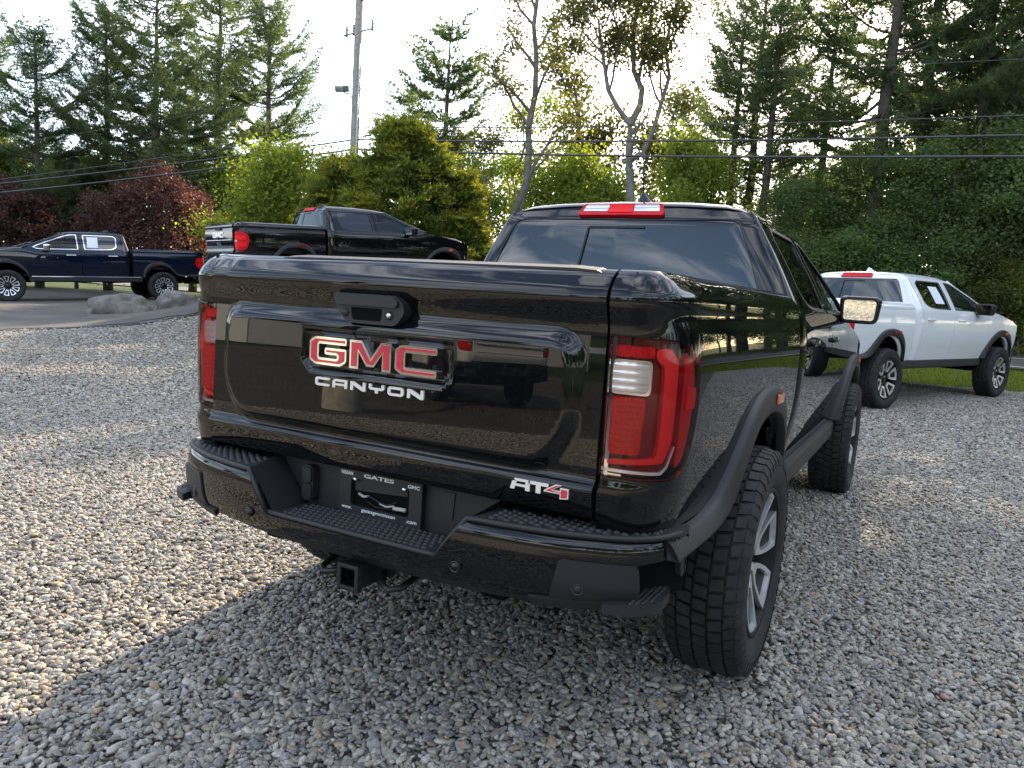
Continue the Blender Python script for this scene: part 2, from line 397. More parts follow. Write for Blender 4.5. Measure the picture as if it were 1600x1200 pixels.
# ------------------------------------------------------------------ wheels
WHEEL_CACHE = {}
def wheel_meshes(key, R, hw, rr, nsp, style):
    """meshes for a wheel with its axle along x, outer face towards +x"""
    if key in WHEEL_CACHE: return WHEEL_CACHE[key]
    out = {}
    sw = .80*(R-rr)
    prof = [(-hw*.80, rr-.012), (-hw*.86, rr+.01), (-hw*.97, rr+sw*.35), (-hw*1.0, rr+sw*.62), (-hw*.965, R-.034), (-hw*.88, R-.018), (-hw*.70, R-.015),
            (hw*.70, R-.015), (hw*.88, R-.018), (hw*.965, R-.034), (hw*1.0, rr+sw*.62), (hw*.985, rr+sw*.55), (hw*.97, rr+sw*.35), (hw*.89, rr+.012), (hw*.82, rr+.004), (hw*.80, rr-.012)]
    V, F = lathe_geo(prof, 72, 'x'); F = [f[::-1] for f in F]
    parts = [(V, F)]
    n = 54; rng = random.Random(5)
    rows = [(-.88, -.60), (-.54, -.22), (-.16, .16), (.22, .54), (.60, .88)]
    BV, BF = [], []
    for ri, (a0, a1) in enumerate(rows):
        for i in range(n):
            t0 = 2*math.pi*(i+.12+.5*(ri % 2))/n; t1 = 2*math.pi*(i+.88+.5*(ri % 2))/n
            sk = (.10 if ri in (0, 1) else -.10 if ri in (3, 4) else .05)*2*math.pi/n*2
            ro = R if ri in (1, 2, 3) else R-.003; s = len(BV)
            for r in (R-.018, ro):
                sh = 0 if r < ro else .0
                for (a, t) in ((a0, t0), (a1, t0+sk), (a1, t1+sk), (a0, t1)):
                    rr2 = r-(.012 if (abs(a) > .8 and r == ro) else 0)
                    BV.append((a*hw, rr2*math.cos(t), rr2*math.sin(t)))
            for q in ((4, 5, 6, 7), (0, 1, 5, 4), (1, 2, 6, 5), (2, 3, 7, 6), (3, 0, 4, 7)): BF.append(tuple(s+k for k in q))
    # shoulder lugs
    for sgn in (-1, 1):
        for i in range(n):
            t0 = 2*math.pi*(i+.15)/n; t1 = 2*math.pi*(i+.7)/n; s = len(BV)
            for (a, r) in ((.86, R-.010), (.985, R-.032), (1.012, R-.060), (.90, R-.06)):
                for t in (t0, t1): BV.append((sgn*a*hw, r*math.cos(t), r*math.sin(t)))
            for q in ((0, 1, 3, 2), (2, 3, 5, 4), (0, 2, 4, 6), (1, 7, 5, 3)): BF.append(tuple(s+k for k in q))
    me = bpy.data.meshes.new('tyre'); V, F = join_geo(parts+[(BV, BF)]); me.from_pydata([tuple(v) for v in V], [], F)
    nsm = len(parts[0][1]); me.polygons.foreach_set('use_smooth', [i < nsm for i in range(len(me.polygons))]); me.materials.append(MATS['rubber']); me.update(); out['tyre'] = me
    # rim barrel with lip
    prof = [(hw*.84, rr+.006), (hw*.90, rr+.002), (hw*.90, rr-.010), (hw*.80, rr-.016), (hw*.55, rr-.028), (-hw*.2, rr-.05), (-hw*.8, rr-.03)]
    V, F = lathe_geo(prof, 64, 'x'); me = bpy.data.meshes.new('wheel'); 
    # back disc (brake, dark)
    V2, F2 = lathe_geo([(-hw*.1, .001), (-hw*.1, rr-.05)], 48, 'x')
    V3, F3 = lathe_geo([(hw*.28, .001), (hw*.28, .16), (hw*.1, .17), (hw*.0, .17)], 48, 'x')
    V, F = join_geo([(V, F), (V2, [f[::-1] for f in F2]), (V3, F3)])
    me.from_pydata([tuple(v) for v in V], [], F); me.polygons.foreach_set('use_smooth', [True]*len(F)); me.materials.append(MATS['alloy_dark']); me.update(); out['wheel'] = me
    # spokes
    def mesh_of(o):
        m = o.data; bpy.data.objects.remove(o); return m
    ro, ri_ = rr-.014, .085
    ha = math.pi/nsp
    def pol(r, a): return (r*math.cos(a), r*math.sin(a))
    fx = lambda base: (lambda q: np.c_[base(np.hypot(q[:, 0], q[:, 1]))+q[:, 2], q[:, 0], q[:, 1]])
    dish = lambda r: hw*(.58+.26*np.clip((r-.05)/(ro-.05), 0, 1)**1.4)
    # solid carrier spoke, near-black in place of the shade inside open pockets
    k = .80 if style == 'loop' else .70
    body = [pol(.05, -ha*.95), pol(ri_+.02, -ha*.62), pol(ro, -ha*k), pol(ro+.004, 0), pol(ro, ha*k), pol(ri_+.02, ha*.62), pol(.05, ha*.95)]
    o = prism('spoke', body, fx(lambda r: dish(r)-.052), .034, MATS['alloy_dark']); out['spoke'] = mesh_of(o)
    if style == 'loop':
        oo, oi = ro-.002, .105
        outer = rpoly([pol(oi, -ha*.60), pol(oo, -ha*.74), pol(oo+.003, 0), pol(oo, ha*.74), pol(oi, ha*.60)], [.012, .012, .0, .012, .012], 4)
        inner = rpoly([pol(oi+.028, -ha*.30), pol(oo-.022, -ha*.46), pol(oo-.020, 0), pol(oo-.022, ha*.46), pol(oi+.028, ha*.30)], [.01, .012, 0, .012, .01], 4)
    else:
        oo, oi = ro, .055
        outer = rpoly([pol(oi, -ha*.50), pol(.125, -ha*.74), pol(.19, -ha*.70), pol(oo, -ha*.60), pol(oo+.003, 0), pol(oo, ha*.60), pol(.19, ha*.70), pol(.125, ha*.74), pol(oi, ha*.50)], .004, 2)
        inner = rpoly([pol(oi+.045, -ha*.30), pol(.130, -ha*.50), pol(.19, -ha*.52), pol(oo-.012, -ha*.46), pol(oo-.010, 0), pol(oo-.012, ha*.46), pol(.19, ha*.52), pol(.130, ha*.50), pol(oi+.045, ha*.30)], .004, 2)
    o = prism('spoke_face', outer, fx(lambda r: dish(r)-.022), .023, MATS['alloy_machined'], holes=[inner] if inner else []); out['spoke_face'] = mesh_of(o)
    V, F = lathe_geo([(hw*.42, .075), (hw*.52, .062), (hw*.56, .040), (hw*.56, .001)], 24, 'x')
    me = bpy.data.meshes.new('hub_cap'); me.from_pydata(V, [], F); me.polygons.foreach_set('use_smooth', [True]*len(F)); me.materials.append(MATS['trim_gloss']); out['hub_cap'] = me
    NV = []
    for i in range(6):
        a = 2*math.pi*(i+.5)/6; NV.append(lathe_geo([(hw*.40, .011), (hw*.53, .010), (hw*.55, .001)], 6, 'x', 0, .055*math.cos(a), .055*math.sin(a)))
    V, F = join_geo(NV); me = bpy.data.meshes.new('wheel_nuts'); me.from_pydata(V, [], F); me.materials.append(MATS['steel_dark']); out['wheel_nuts'] = me
    WHEEL_CACHE[key] = out; out['n'] = nsp
    return out
def add_wheel(truck, key, x, y, z, side, R, hw, rr, nsp, style, turn=0.0, roll=0.0):
    ms = wheel_meshes(key, R, hw, rr, nsp, style)
    w = bpy.data.objects.new('wheel', ms['wheel']); COL.objects.link(w); w.parent = truck
    w.location = (x, y, z); w.rotation_euler = (roll, 0, (0 if side > 0 else math.pi)+turn)
    for nm in ('tyre', 'hub_cap', 'wheel_nuts'):
        o = bpy.data.objects.new(nm, ms[nm]); COL.objects.link(o); o.parent = w
    for i in range(nsp):
        for nm in ('spoke', 'spoke_face'):
            o = bpy.data.objects.new(nm, ms[nm]); COL.objects.link(o); o.parent = w; o.rotation_euler = (2*math.pi*i/nsp, 0, 0)
    return w

# ------------------------------------------------------------------ pickup truck
def polyline(pts):
    P = np.array(pts, float); s = np.r_[0, np.cumsum(np.hypot(*np.diff(P, axis=0).T))]
    fx, fy = pchip(s, P[:, 0]), pchip(s, P[:, 1])
    return s, fx, fy
def bez(a, b, c, d, n=14):
    a, b, c, d = map(np.array, (a, b, c, d)); t = np.linspace(0, 1, n)[:, None]
    return [tuple(q) for q in (1-t)**3*a+3*t*(1-t)**2*b+3*t*t*(1-t)*c+t**3*d]

HW = pchip([.45, .55, .62, .72, .85, 1.0, 1.15, 1.25, 1.30, 1.34, 1.40, 1.50, 1.65, 1.735, 1.77, 1.80],
           [.82, .842, .860, .884, .908, .919, .92, .909, .897, .876, .845, .792, .705, .652, .622, .585])
BED_IN = pchip([.45, .55, .62, .72, .85, 1.0, 1.12, 1.20, 1.255, 1.280, 1.300, 1.318, 1.35, 1.375, 1.392],
               [.11, .080, .060, .038, .014, .002, .0, .004, .012, .019, .018, .017, .037, .064, .105])
REAR_IN = pchip([.45, .72, .735, .80, .826, .848, .90, 1.22, 1.245, 1.30, 1.315, 1.33, 1.36, 1.378, 1.392], [.05, .01, .0, -.012, -.014, .004, .004, .004, .002, -.016, -.018, -.014, .008, .026, .056])
BP = bez((.7112, 0), (.83, .0), (.900, .035), (.908, .17))+[(.914, .40), (.918, .8), (.92, 1.3), (.92, 1.72)]
BS, BX, BY = polyline(BP)
def bed_fn(q, off=0.0):
    s, z = q[:, 0], q[:, 1]; e = 2e-3
    tx, ty = BX(s+e)-BX(s-e), BY(s+e)-BY(s-e); L = np.maximum(np.hypot(tx, ty), 1e-9); nx, ny = ty/L, -tx/L
    b = sstep(.05, .24, s); i = BED_IN(z)*b+REAR_IN(z)*(1-b)-off
    return np.c_[BX(s)-nx*i, BY(s)-ny*i, z]
def s_of_y(y):
    s = np.linspace(.30, BS[-1], 800); return float(np.interp(y, BY(s), s))
CP = [(0, 1.735), (.40, 1.738), (.74, 1.752)]+bez((.78, 1.756), (.88, 1.766), (.92, 1.80), (.92, 1.90), 12)+[(.92, 2.2)]
CS, CX, CY = polyline(CP)
def cab_fn(q, off=0.0):
    sg = np.sign(q[:, 0]); s = np.abs(q[:, 0]); z = q[:, 1]; k = HW(z)/.92; e = 2e-3
    tx, ty = CX(s+e)-CX(np.maximum(s-e, 0)), CY(s+e)-CY(np.maximum(s-e, 0)); L = np.maximum(np.hypot(tx, ty), 1e-9)
    lean = np.maximum(z-1.30, 0)*.17; ny = tx/L
    drop = .05*sstep(1.70, 1.80, z)
    return np.c_[sg*(CX(s)+ty/L*off)*k, CY(s)+ny*(lean+drop)-ny*off, z]
def side_fn(q, off=0.0):
    return np.c_[HW(q[:, 1])+off-.012*sstep(4.5, 5.2, q[:, 0])*2, q[:, 0], q[:, 1]]
ROOF_E = pchip([0, .30, .45, .53, .57, .61, .64, .665], [0, -.006, -.014, -.022, -.033, -.056, -.080, -.104])
def roof_fn(q):
    x, y = q[:, 0], q[:, 1]
    zc = pchip([1.84, 1.858, 1.885, 1.94, 2.10, 2.4, 2.8, 3.0, 3.12], [1.772, 1.789, 1.805, 1.818, 1.826, 1.828, 1.818, 1.80, 1.782])(y)
    ditch = -.007*np.exp(-((np.abs(x)-.535)/.008)**2)*sstep(1.86, 1.89, y)
    return np.c_[x, y, zc+ROOF_E(np.abs(x))+ditch]
def arch(yc, zc, r, z0, n=22, squash=1.0):
    """opening of a wheel arch as a list from rear-bottom over the top to front-bottom"""
    a0 = math.asin((z0-zc)/r); out = []
    for i in range(n+1):
        a = math.pi-a0+(2*a0-math.pi)*i/n
        out.append((yc+r*math.cos(a)*squash, zc+r*math.sin(a)))
    return out
TG_PANEL = rpoly([(-.652, 1.232), (.652, 1.232), (.660, .98), (.575, .845), (-.575, .845), (-.660, .98)], [.085, .085, .06, .08, .08, .06], 8)
TG_POCKET = rpoly([(-.278, 1.172), (.278, 1.172), (.278, 1.066), (.248, 1.040), (-.248, 1.040), (-.278, 1.066)], .010, 3)
TG_O = pchip([.735, .76, .80, .826, .834, .848, .856, .89, 1.0, 1.15, 1.225, 1.245, 1.30, 1.315, 1.330, 1.36, 1.378, 1.390],
             [.004, .018, .030, .034, .032, .016, .014, .016, .013, .008, .006, .008, .034, .037, .033, .010, -.008, -.035])
def tg_out(x, z):
    q = np.c_[x, z]; o = TG_O(z)+.010*(1-(x/.71)**2)
    o = o+.027*sstep(-.004, .046, sdist(TG_PANEL, q))-.018*sstep(0.0, .016, sdist(TG_POCKET, q))
    o = o-.006*sstep(.60, .71, np.abs(x))*sstep(1.24, 1.30, z)
    return o
def tg_fn(q): return np.c_[q[:, 0], -tg_out(q[:, 0], q[:, 1]), q[:, 1]]
def tg_flat(dy):                          # (u,v,w) -> standing on the tailgate plane at y=-dy
    return lambda q: np.c_[q[:, 0], -dy-q[:, 2], q[:, 1]]
BPL = [(0, -.148), (.20, -.147), (.40, -.138), (.60, -.108), (.74, -.062), (.83, -.012), (.885, .06), (.905, .14), (.908, .22)]
PS, PX, PY = polyline(BPL)
def bump_fn(q, off=0.0):
    sg = np.sign(q[:, 0]); s = np.abs(q[:, 0]); z = q[:, 1]; e = 2e-3
    tx, ty = PX(s+e)-PX(np.maximum(s-e, 0)), PY(s+e)-PY(np.maximum(s-e, 0)); L = np.maximum(np.hypot(tx, ty), 1e-9)
    o = pchip([.50, .545, .60, .66, .695, .712, .722], [-.045, -.012, .004, .006, .002, -.006, -.02])(z)+off
    return np.c_[sg*(PX(s)+ty/L*o), PY(s)-tx/L*o, z]

def studs(name, cells, z, mat, parent, r=.011, hgt=.006, sx=1.0):
    V, F = [], []
    for (x, y) in cells:
        s = len(V)
        for k in range(6):
            a = math.pi*k/3; V.append((x+r*sx*math.cos(a), y+r*.75*math.sin(a), z))
        for k in range(6):
            a = math.pi*k/3; V.append((x+r*sx*.45*math.cos(a), y+r*.35*math.sin(a), z+hgt))
        F += [tuple(s+i for i in (k, (k+1) % 6, 6+(k+1) % 6, 6+k)) for k in range(6)]+[tuple(s+6+i for i in range(6))]
    o = mk(name, V, F, mat, parent, smooth=False); o['kind'] = 'stuff'; return o

REAR_OUT = [(1.560, .600), (1.535, .79), (1.445, .925), (1.33, 1.005), (1.17, 1.036), (.95, 1.028), (.79, .968), (.665, .865), (.565, .765), (.48, .718), (.36, .704), (.06, .712)]
REAR_IN_ = [(1.505, .600), (1.470, .74), (1.375, .855), (1.25, .920), (1.08, .944), (.95, .935), (.825, .895), (.715, .80), (.615, .705), (.50, .662), (.36, .652), (.06, .662)]
FRONT_OUT = [(-.565, .600), (-.505, .74), (-.385, .875), (-.235, .975), (-.06, 1.03), (.19, 1.036), (.36, 1.0), (.485, .90), (.555, .76), (.575, .600)]
FRONT_IN = [(-.515, .600), (-.455, .70), (-.34, .81), (-.205, .895), (-.05, .940), (.17, .942), (.305, .90), (.425, .815), (.495, .70), (.515, .600)]
def flare(T, po, pi, mi, tail=0.0):
    """moulded wheel-arch band between an outer and an inner edge line"""
    t = np.arange(len(po)); u = np.linspace(0, len(po)-1, 90)
    def sm(P):
        P = np.array(P, float); n = len(P); m = np.zeros_like(P); m[1:-1] = (P[2:]-P[:-2])/2; m[0], m[-1] = P[1]-P[0], P[-1]-P[-2]
        i = np.clip(u.astype(int), 0, n-2); f = (u-i)[:, None]
        return (1+2*f)*(1-f)**2*P[i]+f*(1-f)**2*m[i]+f*f*(3-2*f)*P[i+1]+f*f*(f-1)*m[i+1]
    A, B = sm(po), sm(pi); vs = [0, .06, .14, .25, .42, .62, .80, .92, 1.0]; rs = [-.004, .013, .020, .025, .028, .030, .030, .029, .026]
    V = []
    for v, r in zip(vs, rs):
        Q = A*(1-v)+B*v; V.append(np.c_[.918-BED_IN(Q[:, 1])*(1-.70*v)+r*(1-tail*sstep(.70, .95, u/u[-1])), Q])
    V.append(np.c_[V[-1][:, 0]-.035, B]); k = len(V); n = len(u); V = np.vstack(V); F = []
    for j in range(k-1):
        for i in range(n-1): F.append((j*n+i, j*n+i+1, (j+1)*n+i+1, (j+1)*n+i))
    for e in (0, n-1): F.append(tuple(j*n+e for j in range(k)))
    q = V[list(F[40])]; nn = np.cross(q[1]-q[0], q[2]-q[0])
    if nn[0] < 0: F = [f[::-1] for f in F]
    if mi: V = V*[-1, 1, 1]; F = [f[::-1] for f in F]
    return mk('fender_flare', V, F, MATS['plastic'], T, smooth=True)

def mirror_obj(o, parent, name=None):
    """a left-hand copy of a right-hand part"""
    me = o.data.copy(); co = np.zeros(len(me.vertices)*3, np.float32); me.vertices.foreach_get('co', co); co = co.reshape(-1, 3)*[-1, 1, 1]
    F = [tuple(p.vertices)[::-1] for p in me.polygons]; sm = all(p.use_smooth for p in me.polygons)
    return mk(name or o.name.split('.')[0], co, F, o.data.materials[0], parent, smooth=sm)

def build_pickup(name, paint_mat, opt):
    hero = opt.get('hero', False); T = empty(name); M = MATS; PM = M[paint_mat]
    seam = 1.722; ss = s_of_y(seam); d_s = ss-seam
    sides = (False, True)
    arch_r = arch(.99, .41, .533, .60); flare_w = .115
    # ---- bed sides with lamp openings
    lamp = rpoly([(.004, 1.222), (.20, 1.222), (.285, 1.17), (.305, 1.05), (.27, .90), (.215, .862), (.004, .862)], [.004, .05, .04, .06, .05, .04, .004], 5)
    outl = [(.001, 1.39), (ss, 1.39), (ss, .60)]+[(y+d_s, z) for y, z in arch_r[::-1]]
    outl = outl[:-1]+[(arch_r[0][0]+d_s+.0, .66), (s_of_y(.40), .650), (.27, .685), (.001, .722)]
    for mi in sides:
        bs = panel('bed_side', outl, bed_fn, PM, T, (1, 0, 0), .026, [lamp], .02, mi)
        # wheel flare
        f1 = flare(T, REAR_OUT, REAR_IN_, mi, .25)
        mk_y = (1.10, 1.22) if hero else (1.10, 1.30)
        panel('side_marker', rpoly([(mk_y[0], .972), (mk_y[1], .972), (mk_y[1]-.005, 1.008), (mk_y[0]+.005, 1.008)], .006, 2), lambda q: np.c_[.918-BED_IN(q[:, 1])+.039, q[:, 0], q[:, 1]], M['orange_lens'] if hero else M['lens_red_dark'], f1, (1, 0, 0), .03, (), .006, mi)
        # inner wheel well
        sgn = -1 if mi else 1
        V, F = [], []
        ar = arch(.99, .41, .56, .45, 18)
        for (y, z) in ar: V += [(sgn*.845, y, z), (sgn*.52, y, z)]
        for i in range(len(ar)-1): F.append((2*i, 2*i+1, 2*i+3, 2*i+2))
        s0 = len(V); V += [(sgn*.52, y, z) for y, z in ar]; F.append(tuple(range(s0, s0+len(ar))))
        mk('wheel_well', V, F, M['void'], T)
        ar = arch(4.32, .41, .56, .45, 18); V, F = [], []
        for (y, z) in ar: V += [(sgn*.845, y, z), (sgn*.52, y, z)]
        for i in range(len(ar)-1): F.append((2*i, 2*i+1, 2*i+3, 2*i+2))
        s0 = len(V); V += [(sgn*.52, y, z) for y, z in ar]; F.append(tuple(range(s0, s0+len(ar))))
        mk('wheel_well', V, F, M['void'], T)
        # bed rail cap
        rc = panel('bed_rail_cap', [(.0, .0), (1.655, 0), (1.655, .085), (.0, .085)], lambda q: np.c_[.832-.004+.0*q[:, 0]-q[:, 1]-.04*(1-sstep(0, .20, q[:, 0])), q[:, 0]+.055, 1.382+.004*np.sin(np.clip(q[:, 1]/.085, 0, 1)*math.pi)], M['plastic'], T, (0, 0, 1), .04, (), .03, mi)
        # inner bed wall
        mk('bed_inner_wall', [(sgn*.76, .03, .86), (sgn*.76, 1.70, .86), (sgn*.76, 1.70, 1.385), (sgn*.76, .03, 1.385)], [(0, 1, 2, 3)], M['plastic_dark'], T)
    box('bed_floor', -.77, .77, .03, 1.70, .83, .86, M['plastic_dark'], T, .004)
    box('bed_front_wall', -.86, .86, 1.685, 1.712, .62, 1.37, M['plastic_dark'], T, .004)
    # ---- tail lamps
    sd = lambda L: [(a, b) for a, b in L]
    for mi in sides:
        hs = panel('taillight', [tuple(q) for q in offset_poly(lamp, .002)], lambda q: bed_fn(q, -.045), M['lens_red_dark'] if hero else M['plastic_dark'], T, (0, -1, 0), .03, (), .0, mi)
        if hero:
            def blk(nm, poly, off, dep, mat, r=.008):
                return panel(nm, rpoly(poly, r, 3), lambda q: bed_fn(q, off), mat, hs, (0, -1, 0), .015, (), dep, mi)
            blk('reversing_lamp', [(.012, 1.158), (.112, 1.158), (.112, 1.088), (.10, 1.082), (.012, 1.082)], -.012, .02, M['lens_clear_ribbed'], .014)
            blk('lamp_bezel', [(.006, 1.165), (.120, 1.165), (.120, 1.076), (.006, 1.076)], -.020, .012, M['chrome'], .016)
            blk('brake_lamp', [(.012, 1.070), (.108, 1.070), (.100, .922), (.012, .922)], -.016, .02, M['lens_red_ribbed'], .012)
            for i in range(9):
                z = .934+i*.0145; blk('lamp_rib', [(.020, z), (.098, z), (.098, z+.006), (.020, z+.006)], -.011, .004, M['lens_red'], .001)
            blk('indicator_lamp', [(.012, 1.200), (.125, 1.200), (.125, 1.172), (.012, 1.172)], -.022, .015, M['lens_red_ribbed'], .008)
            gd = [(.128, 1.195), (.170, 1.200), (.205, 1.17), (.205, .96), (.180, .905), (.012, .893), (.012, .905), (.150, .918), (.158, .96), (.158, 1.15), (.128, 1.172)]
            blk('light_guide', gd, -.018, .02, M['lens_bright'], .012)
            blk('side_reflector', [(.222, 1.195), (.275, 1.165), (.292, 1.05), (.262, .91), (.222, .885)], -.012, .02, M['lens_red'], .02)
            blk('reflex_reflector', [(.236, 1.105), (.290, 1.098), (.292, 1.045), (.236, 1.045)], -.008, .006, M['lens_bright'], .005)
            blk('lamp_trim', [(.006, .884), (.165, .884), (.185, .90), (.205, .95), (.212, .95), (.192, .893), (.170, .876), (.006, .876)], -.010, .008, M['alloy_machined'], .003)
            panel('lens', [tuple(q) for q in offset_poly(lamp, .003)], lambda q: bed_fn(q, .004), M['glass_lens'], hs, (0, -1, 0), .018, (), .010, mi)
        else:
            gd = [(.01, 1.215), (.19, 1.215), (.275, 1.165), (.298, 1.05), (.262, .905), (.21, .868), (.01, .868)]
            panel('lens', rpoly(gd, .02, 3), lambda q: bed_fn(q, .003), M['lens_red'], hs, (0, -1, 0), .03, (), .010, mi)
            for z0, z1 in ((.93, 1.02), (1.06, 1.14)):
                panel('light_guide', rpoly([(.03, z0), (.24, z0), (.25, z1), (.03, z1)], .012, 2), lambda q: bed_fn(q, .006), M['lens_bright'], hs, (0, -1, 0), .04, (), .004, mi)
            panel('reversing_lamp', rpoly([(.03, 1.025), (.10, 1.025), (.10, 1.055), (.03, 1.055)], .006, 2), lambda q: bed_fn(q, .006), M['lens_white'], hs, (0, -1, 0), .04, (), .004, mi)
    # ---- tailgate
    if hero:
        hole = []
        tgo = [(-.7092, .752), (-.709, 1.388), (.709, 1.388), (.7092, .752)]
        tg = panel('tailgate', tgo, tg_fn, PM, T, (0, -1, 0), .0105, (), .03)
        # plastic cap along the top edge
        cap = [(-.46, 1.376), (-.42, 1.397), (-.36, 1.400), (.60, 1.400), (.66, 1.396), (.70, 1.380), (.70, 1.372), (-.46, 1.370)]
        prism('tailgate_cap', cap, lambda q: np.c_[q[:, 0], -q[:, 2]+.055, q[:, 1]-.003-.009*(q[:, 2] > .03)], .043, M['plastic'], tg)
        box('tailgate_inner', -.70, .70, .004, .050, .75, 1.372, M['plastic_dark'], tg, .006)
        # handle
        hp = rpoly([(-.146, 1.286), (.082, 1.286), (.108, 1.266), (.114, 1.236), (.084, 1.200), (-.096, 1.200), (-.136, 1.246)], [.006, .012, .012, .012, .014, .014, .012], 4)
        hd = prism('tailgate_handle', hp, tg_flat(.012), .044, M['plastic'], tg)
        prism('handle_lever', rpoly([(-.140, 1.283), (.078, 1.283), (.096, 1.270), (.092, 1.252), (-.130, 1.252)], .006, 2), tg_flat(.054), .012, M['plastic'], hd)
        prism('handle_pocket_shade', rpoly([(-.080, 1.246), (.036, 1.246), (.032, 1.210), (-.072, 1.210)], .008, 3), tg_flat(.0555), .0015, M['void'], hd)  # flat plate; the hollow's shade is put into its near-black colour
        for cx in (-.100, .062):
            V, F = lathe_geo([(-.0545, .013), (-.060, .012), (-.0602, .001)], 20, 'y', cx, 0, 1.229); mk('camera_ring', V, [f[::-1] for f in F], M['plastic_dark'], hd)
        V, F = lathe_geo([(-.060, .008), (-.063, .006), (-.0645, .001)], 20, 'y', .062, 0, 1.229); mk('camera_lens', V, [f[::-1] for f in F], M['mirror_glass'], hd)
        # emblem and names
        dy = float(tg_out(np.array([0.0]), np.array([1.10]))[0])-.004
        for ch, a, b in (('G', -.247, -.101), ('M', -.088, .066), ('C', .080, .226)):
            glyph(ch, a, b, 1.064, 1.149, tg_flat(dy), .020, M['chrome'], tg, 'emblem_letter', .0070, M['badge_red'])
        xs = np.linspace(-.212, .205, 7); dy2 = float(tg_out(np.array([0.0]), np.array([1.0]))[0])-.002
        for i, ch in enumerate('canyon'):
            glyph(ch, xs[i], xs[i]+.0570, 1.001, 1.027, tg_flat(dy2), .006, M['badge_white'], tg, 'name_letter')
        dz = float(tg_out(np.array([.56]), np.array([.805]))[0])-.001
        glyph('A', .477, .536, .797, .827, tg_flat(dz), .005, M['badge_white'], tg, 'badge_letter')
        glyph('T', .532, .590, .797, .827, tg_flat(dz), .005, M['badge_white'], tg, 'badge_letter')
        glyph('4', .578, .648, .799, .829, tg_flat(dz), .005, M['badge_white'], tg, 'badge_letter', .0032, M['badge_red'])
    else:
        o2 = pchip([.735, .80, .86, .90, 1.05, 1.08, 1.24, 1.27, 1.31, 1.36, 1.39], [.004, .03, .03, .012, .012, .035, .035, .02, .04, .014, -.03])
        tg = panel('tailgate', [(-.705, .737), (-.704, 1.388), (.704, 1.388), (.705, .737)], lambda q: np.c_[q[:, 0], -o2(q[:, 1]), q[:, 1]], PM, T, (0, -1, 0), .03, (), .03)
        box('tailgate_inner', -.70, .70, .004, .050, .75, 1.372, M['plastic_dark'], tg, .006)
        for ch, a, b in (('G', -.27, -.10), ('M', -.085, .085), ('C', .10, .27)):
            glyph(ch, a, b, 1.11, 1.21, tg_flat(.034), .012, M['badge_white'], tg, 'emblem_letter')
        prism('tailgate_handle', rpoly([(-.14, 1.285), (.14, 1.285), (.12, 1.245), (-.12, 1.245)], .01, 3), tg_flat(.01), .035, M['plastic'], tg)
        for z in (.862, 1.052): box('tailgate_strip', -.66, .66, -.040, -.010, z, z+.014, M['chrome'] if opt.get('chrome') else M['alloy_machined'], tg, .003)
    # ---- rear bumper
    outl = [(-.99, .716), (-.402, .716), (-.312, .595), (.312, .595), (.402, .716), (.99, .716), (.99, .668), (.90, .660), (.845, .652), (.800, .552), (.62, .540), (-.62, .540), (-.800, .552), (-.845, .652), (-.90, .660), (-.99, .668)]
    outl = rpoly(outl, [.005, .02, .02, .02, .02, .005, .005, .01, .01, .02, .04, .04, .02, .01, .01, .005], 4)
    bmp = panel('rear_bumper', outl, bump_fn, M['trim_gloss'] if not opt.get('chrome') else M['chrome'], T, (0, -1, 0), .02, (), .03)
    def btop(x0, x1, n=14):
        return [(float(PX(s)), float(PY(s))) for s in np.linspace(x0, x1, n)]
    for sg in (1, -1):
        # step pad on the wing
        fr = [(x, y+.016) for x, y in btop(.41, .975)]
        poly = fr+[(.885, .20), (.60, .16), (.45, .06), (.430, .03)]
        pf = panel('step_pad', [(a, b) for a, b in poly], lambda q: np.c_[q[:, 0], q[:, 1], .7215+0*q[:, 0]], M['plastic'], bmp, (0, 0, 1), .04, (), .05, sg < 0)
        # trim bead between pad and gloss face
        bead = [(float(PX(s)), float(PY(s))+.010, .7195) for s in np.linspace(.405, 1.0, 24)]
        bead = [(-.0+.318, -.138, .599), (.36, -.137, .660)]+bead
        V, F = tube_geo([(sg*x, y, z) for x, y, z in bead], .0085, 8); mk('bumper_bead', V, F, M['plastic'], bmp)
        if hero:
            cells = []
            for i, x in enumerate(np.arange(.455, .86, .021)):
                for j in range(4):
                    yf = float(np.interp(x, [q[0] for q in fr], [q[1] for q in fr])); y = yf+.028+j*.026+(.013 if i % 2 else 0)
                    if y < .13+.2*max(0, x-.7): cells.append((sg*x, y))
            studs('grip_studs', cells, .7213, M['plastic'], pf, .0125, .006)
        # side wall of the recess
        q = [(sg*.430, .035, .748), (sg*.404, -.135, .717), (sg*.314, -.142, .597), (sg*.314, .035, .595)]
        mk('recess_side', q, [(0, 1, 2, 3) if sg < 0 else (3, 2, 1, 0)], M['plastic'], bmp)
        # matt corner panel, foot hole and corner step
        cp = rpoly([(.664, .660), (.86, .655), (.872, .575), (.84, .545), (.640, .538)], .014, 4)
        cpn = panel('corner_panel', cp, lambda q: bump_fn(q, .006), M['plastic'], bmp, (0, -1, 0), .02, (), .014, sg < 0)
        panel('lower_lip', rpoly([(.585, .545), (.860, .560), (.855, .534), (.60, .518)], .008, 3), lambda q: bump_fn(q, .010), M['plastic'], cpn, (0, -1, 0), .02, (), .03, sg < 0)
